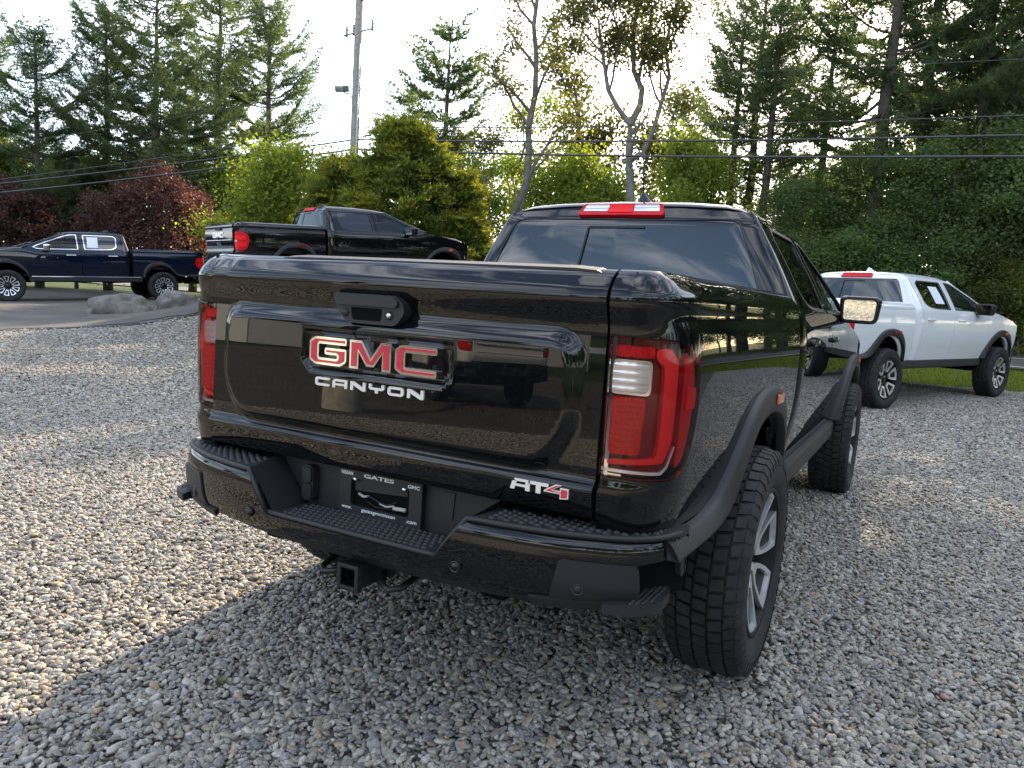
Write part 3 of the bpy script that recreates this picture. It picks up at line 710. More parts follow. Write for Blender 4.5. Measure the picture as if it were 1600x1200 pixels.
        for (s0, z0, par) in ((.715, .585, cpn), (.385 if True else 0, .588, bmp), ):
            c = bump_fn(np.array([[s0, z0]]), .009)[0]; nrm = bump_fn(np.array([[s0, z0]]), .019)[0]-c; nrm /= np.linalg.norm(nrm)
            R0 = Vector((0, 0, 1)).rotation_difference(Vector(nrm)).to_matrix(); 
            V, F = lathe_geo([(-.012, .0165), (.000, .0165), (.0015, .0145), (-.001, .012), (-.001, .010), (.001, .009), (.001, .0005)], 22, 'z')
            V = [tuple((R0 @ Vector(v)+Vector(c))*1.0) for v in V]; V = [(sg*x, y, z) for x, y, z in V]
            mk('parking_sensor', V, F if sg > 0 else [f[::-1] for f in F], M['trim_gloss'] if par is bmp else M['plastic'], par)
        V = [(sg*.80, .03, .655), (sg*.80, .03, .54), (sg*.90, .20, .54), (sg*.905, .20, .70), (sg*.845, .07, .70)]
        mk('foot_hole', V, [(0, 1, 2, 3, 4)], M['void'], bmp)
        st = rpoly([(.775, -.082), (.855, -.045), (.896, .025), (.893, .11), (.87, .16), (.80, .10)], [.01, .012, .012, .02, .02, .02], 3)
        sp = panel('corner_step', st, lambda q: np.c_[q[:, 0], q[:, 1], .563+.0*q[:, 0]], M['plastic'], bmp, (0, 0, 1), .03, (), .026, sg < 0)
        if hero:
            cells = [(sg*x, y) for x in np.arange(.835, .95, .0125) for y in np.arange(-.05, .15, .0125) if inside(offset_poly(st, .012), np.array([[x, y]]))[0]]
            studs('grip_studs', cells, .5628, M['plastic'], sp, .0052, .003)
        bx = rpoly([(.06, .70), (.22, .70), (.22, .56), (.06, .55)], .01, 2)
        prism('bumper_end', [(y+.0, z) for y, z in rpoly([(.125, .716), (.215, .724), (.215, .585), (.175, .585)], .01, 2)], (lambda sg: lambda q: np.c_[sg*(.884+q[:, 2]), q[:, 0], q[:, 1]])(sg), .016, M['plastic'], bmp)
    pz = panel('recess_wall', [(-.44, .752), (-.30, .592), (.30, .592), (.44, .752)], lambda q: np.c_[q[:, 0], .034+0*q[:, 0], q[:, 1]], M['plastic'], bmp, (0, -1, 0), .06, (), .03)
    box('bumper_shelf', -.70, .70, .030, .16, .747, .758, M['plastic'], bmp, .006)
    lp = panel('step_pad', [(-.312, -.128), (.312, -.128), (.300, .036), (-.300, .036)], lambda q: np.c_[q[:, 0], q[:, 1], .5980+0*q[:, 0]], M['plastic'], bmp, (0, 0, 1), .05, (), .04)
    V, F = tube_geo([(x, float(PY(abs(x)))+.010, .600) for x in np.linspace(-.318, .318, 20)], .0085, 8); mk('bumper_bead', V, F, M['plastic'], bmp)
    if hero:
        cells = [(x+(.0105 if j % 2 else 0), -.098+j*.022) for x in np.arange(-.275, .27, .021) for j in range(6)]
        studs('grip_studs', cells, .5978, M['plastic'], lp, .0105, .006)
    # lower valance
    panel('valance', rpoly([(-.80, .548), (.80, .548), (.70, .505), (.30, .492), (-.30, .492), (-.70, .505)], .02, 3), lambda q: bump_fn(q, -.014)+np.c_[0*q[:, 0], .5*np.maximum(.548-q[:, 1], 0), 0*q[:, 0]], M['plastic_dark'], bmp, (0, -1, 0), .03, (), .02)
    if hero:
        # plate frame with dealer lettering
        fo = rpoly([(-.158, .744), (.158, .744), (.158, .600), (-.158, .600)], .008, 3); fi = rpoly([(-.112, .716), (.112, .716), (.112, .630), (-.112, .630)], .012, 3)
        fm = lambda d: (lambda q: np.c_[q[:, 0], .024-d-q[:, 2], q[:, 1]])
        pf = prism('plate_frame', fo, fm(0), .012, M['plastic'], bmp, holes=[fi])
        prism('plate_recess', fi, fm(-.002), .001, M['void'], pf)
        prism('plate_bracket', [(-.10, .716), (.10, .716), (.10, .690), (-.10, .676)], fm(.001), .003, M['plastic'], pf)
        for wd, w_, h_, x, z in (('GATES', .116, .0120, -.004, .7300), ('NISSAN', .046, .0120, -.128, .7300), ('GMC', .044, .0110, .128, .7260), ('gatesgmcnissan', .130, .0135, -.002, .6190), ('www.', .040, .0075, -.126, .6200), ('.com', .038, .0085, .124, .6180)):
            text_on('lettering', wd, w_, h_, (lambda x, z: lambda q: np.c_[q[:, 0]+x, .0122-q[:, 2], q[:, 1]+z])(x, z), M['text_white'], pf, .0008, .024 if wd.isupper() else .008)
        for x in (-.094, .094):
            V, F = lathe_geo([(.014, .008), (.008, .0075), (.005, .005), (.004, .0005)], 14, 'y', x, 0, .714); mk('plate_screw', V, F, M['chrome'], pf)
        for (pa, rr_, mt) in (([(-.085, .02, .668), (-.06, .012, .664), (-.045, .02, .666)], .0042, 'connector'), ([(-.055, .018, .664), (-.03, .012, .667), (.0, .016, .655), (.03, .012, .652), (.065, .016, .668)], .0026, 'steel_dark'), ([(.0, .016, .652), (.03, .012, .648), (.055, .016, .654)], .0032, 'connector'), ([(.055, .014, .648), (.10, .014, .650)], .0065, 'connector'), ([(-.05, .016, .650), (-.01, .012, .640), (.05, .016, .641)], .002, 'steel_dark')):
            V, F = tube_geo(pa, rr_, 6); mk('lamp_wire', V, F, M[mt], pf)
        # trailer socket, blank and recess details
        sk = prism('trailer_socket', rpoly([(-.306, .728), (-.262, .728), (-.262, .614), (-.306, .614)], .018, 5), fm(-.010), .030, M['plastic'], bmp)
        prism('socket_lid', rpoly([(-.303, .724), (-.265, .724), (-.265, .674), (-.303, .674)], .014, 4), fm(.018), .010, M['plastic'], sk)
        prism('socket_lid', rpoly([(-.303, .670), (-.265, .670), (-.265, .618), (-.303, .618)], .014, 4), fm(.018), .008, M['plastic'], sk)
        prism('blanking_cover', rpoly([(.208, .728), (.262, .728), (.256, .648), (.208, .648)], .003, 2), fm(-.009), .0035, M['plastic'], bmp)
    # hitch receiver
    HR = bmesh.new()
    for (a, b, c, d) in ((-.035, -.026, .424, .494), (.026, .035, .424, .494), (-.026, .026, .424, .433), (-.026, .026, .485, .494)): box_bm(HR, a, b, -.115, .20, c, d, .004)
    hr = bm_obj('hitch_receiver', HR, M['steel_dark'], T)
    HR = bmesh.new()
    for (a, b, c, d) in ((-.040, -.026, .419, .499), (.026, .040, .419, .499), (-.028, .028, .419, .433), (-.028, .028, .485, .499)): box_bm(HR, a, b, -.122, -.098, c, d, .004)
    bm_obj('receiver_collar', HR, M['steel_dark'], hr)
    box('hitch_crossbar', -.52, .52, .08, .16, .44, .52, M['steel_dark'], T, .01)
    for sg in (-1, 1):
        pa = [(sg*.06+.0, -.02, .46), (sg*.09, -.07, .445), (sg*.125, -.085, .44), (sg*.15, -.06, .445), (sg*.155, .02, .46)]
        V, F = tube_geo(pa, .010, 8); mk('chain_loop', V, F, M['steel_dark'], hr)
        box('frame_rail', sg*.42-.04, sg*.42+.04, .0, 4.9, .46, .58, M['void'], T, .01)
    V, F = tube_geo([(-.75, .99, .41), (.75, .99, .41)], .05, 12); mk('rear_axle', V, F, M['void'], T)
    V, F = tube_geo([(-.75, 4.32, .41), (.75, 4.32, .41)], .05, 12); mk('front_axle', V, F, M['void'], T)
    V, F = tube_geo([(.40, .15, .47), (.42, .6, .50), (.38, 2.0, .45)], .035, 10); mk('exhaust_pipe', V, F, M['steel_dark'], T)
    box('underbody', -.72, .72, .25, 4.9, .56, .64, M['void'], T, .01)
    # ---- cab back wall with window
    sj = 1.035; gl = rpoly([(-.765, 1.362), (.765, 1.362), (.80, 1.715), (-.80, 1.715)], [.03, .03, .05, .05], 5)
    cb = panel('cab_rear', [(-sj, .60), (sj, .60), (sj, 1.30), (sj-.01, 1.728), (.93, 1.745), (.86, 1.762), (.76, 1.774), (.50, 1.783), (0, 1.788), (-.50, 1.783), (-.76, 1.774), (-.86, 1.762), (-.93, 1.745), (-sj+.01, 1.728), (-sj, 1.30)], cab_fn, PM, T, (0, -1, .2), .028, [gl], .014)
    rw = panel('rear_window', offset_poly(gl, .003), lambda q: cab_fn(q, -.004), M['glass_privacy'], T, (0, -1, .2), .03, (), .006)
    for a, b in (((-.205, 1.672), (-.215, 1.372)),):
        prism('slider_frame', [(-.212, 1.674), (-.200, 1.674), (-.207, 1.366), (-.219, 1.366)], lambda q: cab_fn(q[:, :2], .0)+np.c_[0*q[:, 0], -q[:, 2], 0*q[:, 0]], .004, M['seal'], rw)
        prism('slider_frame', [(-.200, 1.682), (.185, 1.682), (.185, 1.671), (-.200, 1.671)], lambda q: cab_fn(q[:, :2], .0)+np.c_[0*q[:, 0], -q[:, 2], 0*q[:, 0]], .004, M['seal'], rw)
    # high stop lamp
    cl = rpoly([(-.318, 1.797), (.318, 1.797), (.322, 1.737), (-.322, 1.737)], [.012, .012, .02, .02], 4)
    lampf = lambda o: (lambda q: cab_fn(q[:, :2], o)+(np.c_[0*q[:, 0], -q[:, 2], 0*q[:, 0]] if q.shape[1] > 2 else 0))
    ch = panel('high_stop_lamp', cl, lampf(.022), M['lens_red'], T, (0, -1, 0), .02, (), .05)
    if hero:
        panel('cargo_lamp', rpoly([(-.292, 1.791), (-.100, 1.791), (-.100, 1.757), (-.292, 1.757)], .008, 3), lampf(.025), M['lens_white'], ch, (0, -1, 0), .02, (), .006)
        panel('cargo_lamp', rpoly([(.100, 1.791), (.292, 1.791), (.292, 1.757), (.100, 1.757)], .008, 3), lampf(.025), M['lens_white'], ch, (0, -1, 0), .02, (), .006)
        panel('stop_lens', rpoly([(-.094, 1.793), (.094, 1.793), (.094, 1.752), (-.094, 1.752)], .006, 3), lampf(.027), M['lens_bright'], ch, (0, -1, 0), .02, (), .006)
    # ---- roof, antenna
    rf = panel('roof', rpoly([(-.652, 1.90), (-.58, 1.868), (-.40, 1.858), (.40, 1.858), (.58, 1.868), (.652, 1.90), (.652, 2.9), (.60, 3.08), (-.60, 3.08), (-.652, 2.9)], [.03, .05, .1, .1, .05, .03, .1, .05, .05, .1], 4), roof_fn, PM, T, (0, 0, 1), .03, (), .03)
    fin = [(0, 0), (.20, 0), (.19, .012), (.10, .026), (.03, .062), (.012, .062)]
    V, F = [], []
    for i, (y0, y1, w, z) in enumerate([(2.02, 2.20, .042, -.01), (2.02, 2.20, .042, .010), (2.03, 2.15, .022, .032), (2.035, 2.09, .010, .052), (2.04, 2.07, .006, .056)]):
        for k in range(12):
            a = 2*math.pi*k/12; V.append((.03+w*math.cos(a), (y0+y1)/2+(y1-y0)/2*math.sin(a), 1.826+z))
    for i in range(4):
        for k in range(12): F.append((i*12+k, i*12+(k+1) % 12, (i+1)*12+(k+1) % 12, (i+1)*12+k))
    F.append(tuple(48+k for k in range(12))); ant = mk('antenna_fin', V, F, PM, rf)
    if hero:
        V, F = tube_geo([(.03, 2.05, 1.87), (.025, 2.02, 2.07)], [.0045, .003], 6); mk('antenna_mast', V, F, M['plastic_dark'], rf)
    # ---- doors, fenders
    rail = lambda y: np.interp(y, [1.8, 2.92, 3.02, 3.45, 3.93], [1.742, 1.742, 1.722, 1.525, 1.262])
    yj = float(cab_fn(np.array([[sj, 1.0]]))[0][1])+.006
    def top_line(a, b, n, d=0): return [(y, float(rail(y))-d) for y in np.linspace(a, b, n)]
    chrome = M['chrome'] if opt.get('chrome') else M['seal']
    for mi in sides:
        sgn = -1 if mi else 1
        for (nm, a, b, win) in (('rear_door', yj, 2.765, rpoly([(2.055, 1.405), (2.14, 1.352), (2.30, 1.338), (2.690, 1.333), (2.690, 1.700), (2.10, 1.700), (2.03, 1.66)], [.03, .06, .06, .012, .012, .03, .04], 4)),
                                ('front_door', 2.772, 3.80, [(2.835, 1.332), (3.62, 1.322), (3.67, 1.335)]+top_line(3.60, 2.835, 8, .040))):
            low = .60
            o = [(a, low), (b, low)]+([(b, 1.25), (b, float(rail(b))-.0)] if nm == 'front_door' else [(b, 1.742)])+([(y, z) for y, z in top_line(3.75, 2.78, 12)] if nm == 'front_door' else [])+[(a, 1.742)]
            d = panel(nm, o, side_fn, PM, T, (1, 0, 0), .034, [win], .02, mi)
            gm = M['glass_privacy'] if nm == 'rear_door' else M['glass_clear']
            panel('door_window', offset_poly(win, .002), lambda q: side_fn(q, -.010), gm, d, (1, 0, 0), .05, (), .0, mi)
            # window surround
            panel('window_trim', offset_poly(win, -.013), lambda q: side_fn(q, .002), chrome, d, (1, 0, 0), .04, [offset_poly(win, .004)], .006, mi)
            hy = a+.10 if nm == 'rear_door' else a+.10
            hb = bmesh.new(); box_bm(hb, sgn*.925-.016, sgn*.925+.016, hy, hy+.20, 1.155, 1.185, .012, 3); bm_obj('door_handle', hb, M['chrome'] if opt.get('chrome') else PM, d, True)
            panel('handle_cup', rpoly([(hy+.02, 1.13), (hy+.15, 1.13), (hy+.15, 1.205), (hy+.02, 1.205)], .03, 4), lambda q: side_fn(q, .0012), M['trim_gloss'] if paint_mat != 'paint_white' else PM, d, (1, 0, 0), .05, (), .002, mi)
        ar = arch(4.32, .41, .530, .60)
        fo = [(3.806, .60)]+[(ar[0][0], .60)]+ar[1:-1]+[(ar[-1][0], .60), (4.98, .62), (5.06, .80), (5.06, 1.09), (4.6, 1.155), (4.2, 1.21), (3.90, 1.252), (3.806, 1.30)]
        panel('front_fender', fo, side_fn, PM, T, (1, 0, 0), .034, (), .02, mi)
        f1 = flare(T, [(4.32+y, z) for y, z in FRONT_OUT], [(4.32+y, z) for y, z in FRONT_IN], mi)
        panel('side_marker', rpoly([(4.46, .972), (4.57, .972), (4.565, 1.002), (4.465, 1.008)], .005, 2), lambda q: np.c_[.918-BED_IN(q[:, 1])+.038, q[:, 0], q[:, 1]], M['orange_lens'], f1, (1, 0, 0), .03, (), .006, mi)
        # rocker and step
        box('rocker_panel', *(sorted((sgn*.80, sgn*(.885 if hero else .872)))), 1.555, 3.80, .485, .605, M['plastic'], T, .025)
        if opt.get('chrome'): box('rocker_trim', *(sorted((sgn*.88, sgn*.905))), 1.60, 3.74, .60, .622, M['chrome'], T, .004)
        # A pillar
        V, F = tube_geo([(sgn*.612, 3.05, 1.728), (sgn*.70, 3.45, 1.525), (sgn*.80, 3.92, 1.262)], [.024, .034, .036], 10); mk('windscreen_pillar', V, F, PM, T)
        # door mirror
        mb = bmesh.new(); xm = sgn*.99
        box_bm(mb, -.112, .112, -.065, .065, -.085, .085, .045, 4)
        for v in mb.verts:
            v.co.x *= 1+.10*(v.co.z/.09); v.co.y += .02*(v.co.x*sgn/.1)
            v.co += Vector((xm+sgn*.012, 3.44, 1.352))
        mh = bm_obj('door_mirror', mb, M['chrome'] if opt.get('chrome') else PM if not opt.get('black_mirror') else M['plastic_dark'], T, True)
        gp = rpoly([(-.086, -.062), (.083, -.064), (.092, .048), (.075, .062), (-.088, .060)], .020, 4)
        prism('mirror_glass', gp, (lambda xm, sgn: lambda q: np.c_[xm+sgn*.012+q[:, 0]*sgn, 3.44-.0665+.02*q[:, 0]/.1-q[:, 2]*.5-.07*q[:, 1], 1.352+q[:, 1]])(xm, sgn), .004, M['mirror_glass'], mh)
        prism('mirror_surround', offset_poly(gp, -.012), (lambda xm, sgn: lambda q: np.c_[xm+sgn*.012+q[:, 0]*sgn, 3.44-.057+.02*q[:, 0]/.1-q[:, 2]*.5-.07*q[:, 1], 1.352+q[:, 1]])(xm, sgn), .010, M['plastic_dark'], mh)
        V, F = tube_geo([(sgn*.83, 3.46, 1.315), (sgn*.90, 3.45, 1.300), (sgn*.94, 3.44, 1.31)], .032, 8); mk('mirror_arm', V, F, M['plastic_dark'], mh)
    # ---- windscreen, hood, front
    def ws_fn(q):
        u, v = q[:, 0], q[:, 1]; hw = .615+.165*v
        return np.c_[u*hw, 3.10+.86*v-.10*u*u*(1-.2*v), 1.782-.525*v-.035*u*u+.03*np.sin(v*math.pi)]
    panel('windscreen', [(-1, 0), (1, 0), (1, 1), (-1, 1)], ws_fn, M['glass_clear'], T, (0, 1, 1), .08, (), .0)
    hood = pchip([0, .45, .62, .72, .79, .83, .86], [0, -.010, -.016, -.035, -.05, -.075, -.105])
    def hood_fn(q):
        x, y = np.abs(q[:, 0]), q[:, 1]
        zc = np.interp(y, [3.80, 3.95, 4.4, 4.8, 5.0, 5.12], [1.290, 1.282, 1.255, 1.225, 1.195, 1.15])
        return np.c_[q[:, 0], y-.10*(x/.85)**2*sstep(4.6, 5.1, y), zc+hood(x)+.012*sstep(.50, .53, x)*(1-sstep(.62, .70, x))]
    panel('hood', rpoly([(-.86, 3.86), (.86, 3.86), (.86, 5.10), (-.86, 5.10)], [.02, .02, .1, .1], 4), hood_fn, PM, T, (0, 0, 1), .04, (), .03)
    FP = [(0, 5.20), (.40, 5.185), (.66, 5.14)]+bez((.70, 5.13), (.83, 5.10), (.895, 5.02), (.90, 4.90), 8)+[(.902, 4.86)]
    fs, fX, fY = polyline(FP)
    def front_fn(q, off=0.0):
        s = np.abs(q[:, 0]); return np.c_[np.sign(q[:, 0])*fX(s), fY(s)+off-.05*sstep(1.0, 1.17, q[:, 1])-.04*(1-sstep(.40, .56, q[:, 1])), q[:, 1]]
    fr = panel('front_fascia', rpoly([(-1.06, .60), (-.80, .42), (.80, .42), (1.06, .60), (1.06, 1.10), (.80, 1.15), (-.80, 1.15), (-1.06, 1.10)], .03, 3), front_fn, PM, T, (0, 1, 0), .04, (), .03)
    gr = panel('grille', rpoly([(-.52, .76), (.52, .76), (.58, .92), (.55, 1.10), (-.55, 1.10), (-.58, .92)], .05, 4), lambda q: front_fn(q, .012), M['void'], fr, (0, 1, 0), .05, (), .02)
    for i in range(5):
        z = .80+i*.06; box('grille_bar', -.53, .53, 5.16, 5.225, z, z+.022, M['chrome'] if opt.get('chrome') else M['trim_gloss'], gr, .006)
    panel('front_bumper', rpoly([(-1.00, .54), (-.6, .44), (.6, .44), (1.00, .54), (1.00, .72), (-1.0, .72)], .04, 3), lambda q: front_fn(q, .05), M['chrome'] if opt.get('chrome') else M['trim_gloss'], fr, (0, 1, 0), .05, (), .05)
    for mi in sides:
        hl = panel('headlight', rpoly([(.62, .93), (.98, .88), (1.03, 1.09), (.64, 1.10)], .025, 3), lambda q: front_fn(q, .012), M['lens_white'], fr, (0, 1, 0), .03, (), .02, mi)
        panel('running_lamp', rpoly([(.60, .84), (.99, .80), (1.0, .87), (.62, .915)], .015, 3), lambda q: front_fn(q, .014), M['lens_white'], hl, (0, 1, 0), .03, (), .02, mi)
    # ---- interior
    box('cabin_floor', -.78, .78, 1.80, 3.9, .62, .66, M['seat_cloth'], T, .004)
    db = panel('dashboard', [(-.76, 0), (.76, 0), (.76, 1), (-.76, 1)], lambda q: np.c_[q[:, 0], 3.42+.48*q[:, 1]-.0*q[:, 0], 1.235+.035*np.sin(q[:, 1]*math.pi)], M['seat_cloth'], T, (0, 0, 1), .1, (), .35)
    for (x0, x1, y0) in ((-.68, -.12, 2.72), (.12, .68, 2.72), (-.70, .70, 1.98)):
        b = bmesh.new(); box_bm(b, x0, x1, y0, y0+.48, .86, 1.02, .05, 3)
        Mx = Matrix.Translation((0, y0, .98)) @ Matrix.Rotation(R_(-14), 4, 'X') @ Matrix.Translation((0, -y0, -.98))
        box_bm(b, x0+.02, x1-.02, y0-.08, y0+.06, .98, 1.42, .05, 3, Mx); seat = bm_obj('seat', b, M['seat_cloth'], T, True)
        xs = [(x0+x1)/2] if x1-x0 < 1 else [-.42, .42]
        b = bmesh.new()
        for xc in xs: box_bm(b, xc-.13, xc+.13, y0-.18, y0-.08, 1.43, 1.62, .04, 3)
        bm_obj('headrest', b, M['seat_cloth'], seat, True)
    t = np.linspace(0, 2*math.pi, 25)
    V, F = tube_geo([(-.40+.185*math.cos(a), 3.32+.06*math.sin(a), 1.20+.175*math.sin(a)) for a in t], .014, 6, False); mk('steering_wheel', V, F, M['plastic_dark'], T)
    box('interior_mirror', -.12, .12, 3.24, 3.265, 1.58, 1.645, M['plastic_dark'], T, .012)
    if opt.get('sticker'):
        for sgn in ((1,) if opt['sticker'] > 0 else (-1,)):
            st = panel('window_sticker', opt.get('sticker_poly', [(2.42, 1.38), (2.64, 1.38), (2.62, 1.66), (2.40, 1.66)]), lambda q: side_fn(q, -.006), M['paper'], T, (1, 0, 0), .08, (), .0, sgn < 0)
    # ---- remap to another size of truck
    rm = opt.get('remap')
    if rm:
        ys, yt = rm['y']
        sx, sz, z0 = rm['x'], rm['z'], rm.get('z0', 0)
        def walk(o):
            for c in list(o.children):
                if c.type == 'MESH':
                    me = c.data; n = len(me.vertices); co = np.zeros(n*3, np.float32); me.vertices.foreach_get('co', co); co = co.reshape(-1, 3).astype(float)
                    has = me.has_custom_normals
                    if has:
                        nn = np.zeros(len(me.loops)*3, np.float32); me.corner_normals.foreach_get('vector', nn); nn = nn.reshape(-1, 3)
                    y = co[:, 1].copy(); e = 1e-3
                    sy = (np.interp(y+e, ys, yt)-np.interp(y-e, ys, yt))/(2*e)
                    if has:
                        li = np.zeros(len(me.loops), np.int32); me.loops.foreach_get('vertex_index', li)
                        nn = nn/np.c_[np.full(len(li), sx), np.maximum(sy[li], .2), np.full(len(li), sz)]; nn /= np.maximum(np.linalg.norm(nn, axis=1, keepdims=True), 1e-9)
                    co[:, 2] += .080*sstep(3.5, 4.0, y)*sstep(.98, 1.22, co[:, 2])*(1-sstep(1.30, 1.52, co[:, 2]))
                    co[:, 0] *= sx; co[:, 1] = np.interp(y, ys, yt); co[:, 2] = co[:, 2]*sz+z0
                    me.vertices.foreach_set('co', co.astype(np.float32).ravel()); me.update()
                    if has: me.normals_split_custom_set(nn.tolist())
                walk(c)
        bpy.context.view_layer.update(); walk(T)
    # ---- wheels
    w = opt['wheel']
    for (y, turn) in ((w['yr'], 0.0), (w['yf'], w.get('turn', 0.0))):
        for sgn in (1, -1):
            add_wheel(T, w['key'], sgn*w['x'], y, w['R'], sgn, w['R'], w['hw'], w['rr'], w['n'], w['style'], turn, w.get('roll', 0.3))
    return T
hero = build_pickup('pickup_truck', 'paint_black', dict(hero=True, painted_rocker=True, wheel=dict(key='hero', x=.858, yr=.9876, yf=4.3246, R=.413, hw=.133, rr=.264, n=6, style='vee', turn=0.0)))
tag(hero, 'large black crew-cab pickup with red tailgate lettering, closest to the loose gravel foreground', 'pickup truck')
# ------------------------------------------------------------------ terrain
POSE = dict(black=(-11.5315, 9.2195, .9358, -.3635, .059, .0), white=(-.4972, 9.2943, .0493, -.4144, .013, .0), navy=(-19.896, 15.2889, .5893, 2.7819, -.0513, .0))
S15 = dict(y=([-1, 0, .35, 1.6, 1.74, 3.7, 4.95, 5.25, 6.3], [-1, 0, .46, 1.71, 1.86, 4.225, 5.475, 5.74, 6.8]), x=1.10, z=1.05, z0=.03)
SHD = dict(y=([-1, 0, .35, 1.6, 1.74, 3.55, 3.7, 4.95, 5.25, 6.3], [-1, 0, .66, 1.91, 2.16, 4.50, 4.71, 5.95, 6.2, 7.2]), x=1.10, z=1.09, z0=.03)
def base_h(x, y):
    d = np.hypot(x, y); return .024*np.clip(d-6, 0, 22)*sstep(-6, 4, y)
def wheel_pts(k, yr, yf, xw=.94):
    x, y, z, rz, p, _ = POSE[k]; out = []
    for ly in (yr, yf):
        for lx in (-xw, xw):
            wy = ly*math.cos(p); out.append((x+lx*math.cos(rz)-wy*math.sin(rz), y+lx*math.sin(rz)+wy*math.cos(rz), z+ly*math.sin(p)))
    return out
CTRL = wheel_pts('black', 1.10, 4.845)+wheel_pts('white', 1.10, 4.845)+wheel_pts('navy', 1.30, 5.33)
CTRL += [(-.86, .99, 0), (.86, .99, 0), (-.86, 4.32, 0), (.86, 4.32, 0), (-3, 0, 0), (3, 1, 0), (-4, 4, 0), (-12, 5, .16), (-8, 5, .05), (-15, 8, .22)]
CTRL = np.array(CTRL); SG = 2.4
_K = np.exp(-((CTRL[:, None, 0]-CTRL[None, :, 0])**2+(CTRL[:, None, 1]-CTRL[None, :, 1])**2)/(2*SG*SG))
_W = np.linalg.solve(_K+np.eye(len(CTRL))*.01, CTRL[:, 2]-base_h(CTRL[:, 0], CTRL[:, 1]))
def terr(x, y):
    x = np.asarray(x, float); y = np.asarray(y, float); h = base_h(x, y)
    for (cx, cy, _), w in zip(CTRL, _W): h = h+w*np.exp(-((x-cx)**2+(y-cy)**2)/(2*SG*SG))
    return h
def tz(x, y): return float(terr(np.array([x]), np.array([y]))[0])
def hit(px, py):
    """ground point seen at a pixel of the photograph"""
    d = pray(px, py); t = np.linspace(.5, 160, 6000); P = CAM+t[:, None]*d; g = P[:, 2]-terr(P[:, 0], P[:, 1]); i = int(np.argmax(g < 0)) if (g < 0).any() else len(t)-1
    return (float(P[i, 0]), float(P[i, 1]))

# ---- ground materials
def ground_mat(name, kind):
    m, n, l, b = nodes(name); tc = n.new('ShaderNodeTexCoord'); b.inputs['Roughness'].default_value = .9; b.inputs['Specular IOR Level'].default_value = .2
    def noise(s, d=5, r=.6):
        t = n.new('ShaderNodeTexNoise'); t.inputs['Scale'].default_value = s; t.inputs['Detail'].default_value = d; t.inputs['Roughness'].default_value = r; l.new(tc.outputs['Object'], t.inputs['Vector']); return t.outputs['Fac']
    def ramp(src, cols, interp='LINEAR'):
        r = n.new('ShaderNodeValToRGB'); cr = r.color_ramp; cr.interpolation = interp
        while len(cr.elements) < len(cols): cr.elements.new(.5)
        for e, (p, c) in zip(cr.elements, cols): e.position = p; e.color = (*c, 1)
        l.new(src, r.inputs['Fac']); return r.outputs['Color']
    def mul(a, c, f=1.0):
        x = n.new('ShaderNodeMixRGB'); x.blend_type = 'MULTIPLY'; x.inputs['Fac'].default_value = f; l.new(a, x.inputs['Color1']); l.new(c, x.inputs['Color2']); return x.outputs['Color']
    bp = n.new('ShaderNodeBump')
    if kind == 'gravel':
        v = n.new('ShaderNodeTexVoronoi'); v.inputs['Scale'].default_value = 46; l.new(tc.outputs['Object'], v.inputs['Vector'])
        sp = n.new('ShaderNodeSeparateColor'); l.new(v.outputs['Color'], sp.inputs['Color'])
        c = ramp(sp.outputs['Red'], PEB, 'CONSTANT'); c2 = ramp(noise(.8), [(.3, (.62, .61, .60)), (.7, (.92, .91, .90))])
        cr = ramp(v.outputs['Distance'], [(.25, (1, 1, 1)), (.62, (.35, .34, .33))]); c = mul(mul(c, c2), cr); l.new(c, b.inputs['Base Color'])  # cell edges and base darkened in the colour, as shade between the stones
        inv = n.new('ShaderNodeMath'); inv.operation = 'SUBTRACT'; inv.inputs[0].default_value = 1; l.new(v.outputs['Distance'], inv.inputs[1])
        bp.inputs['Strength'].default_value = 1.0; bp.inputs['Distance'].default_value = .02; l.new(inv.outputs[0], bp.inputs['Height'])
    elif kind == 'asphalt':
        c = ramp(noise(1.2, 6), [(.3, (.085, .082, .078)), (.7, (.14, .132, .120))]); c2 = ramp(noise(160, 3), [(.35, (.6, .6, .6)), (.65, (1.3, 1.3, 1.28))]); l.new(mul(c, c2), b.inputs['Base Color'])
        bp.inputs['Strength'].default_value = .5; bp.inputs['Distance'].default_value = .005; l.new(noise(220, 2), bp.inputs['Height'])
    else:
        c = ramp(noise(.6, 6), [(.25, (.035, .055, .014)), (.55, (.055, .085, .02)), (.8, (.10, .095, .04))]); c2 = ramp(noise(40, 4), [(.3, (.5, .5, .5)), (.7, (1.4, 1.4, 1.3))]); l.new(mul(c, c2), b.inputs['Base Color'])
        bp.inputs['Strength'].default_value = 1; bp.inputs['Distance'].default_value = .05; l.new(noise(60, 4), bp.inputs['Height'])
    l.new(bp.outputs['Normal'], b.inputs['Normal']); MATS[name] = m; return m
PEB = [(0, (0.268, 0.247, 0.204)), (0.14, (0.197, 0.188, 0.175)), (0.28, (0.339, 0.315, 0.27)), (0.42, (0.174, 0.17, 0.164)), (0.5, (0.292, 0.254, 0.193)), (0.6, (0.237, 0.231, 0.218)), (0.72, (0.41, 0.385, 0.335)), (0.84, (0.245, 0.2, 0.146)), (0.9, (0.205, 0.181, 0.16)), (0.955, (0.331, 0.247, 0.16)), (0.985, (0.103, 0.1, 0.099))]
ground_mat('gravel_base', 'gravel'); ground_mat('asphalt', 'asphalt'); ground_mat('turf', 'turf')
pm('road_paint', (.70, .70, .68), .7, var=.1)
pm('tar', (.012, .012, .013), .5)
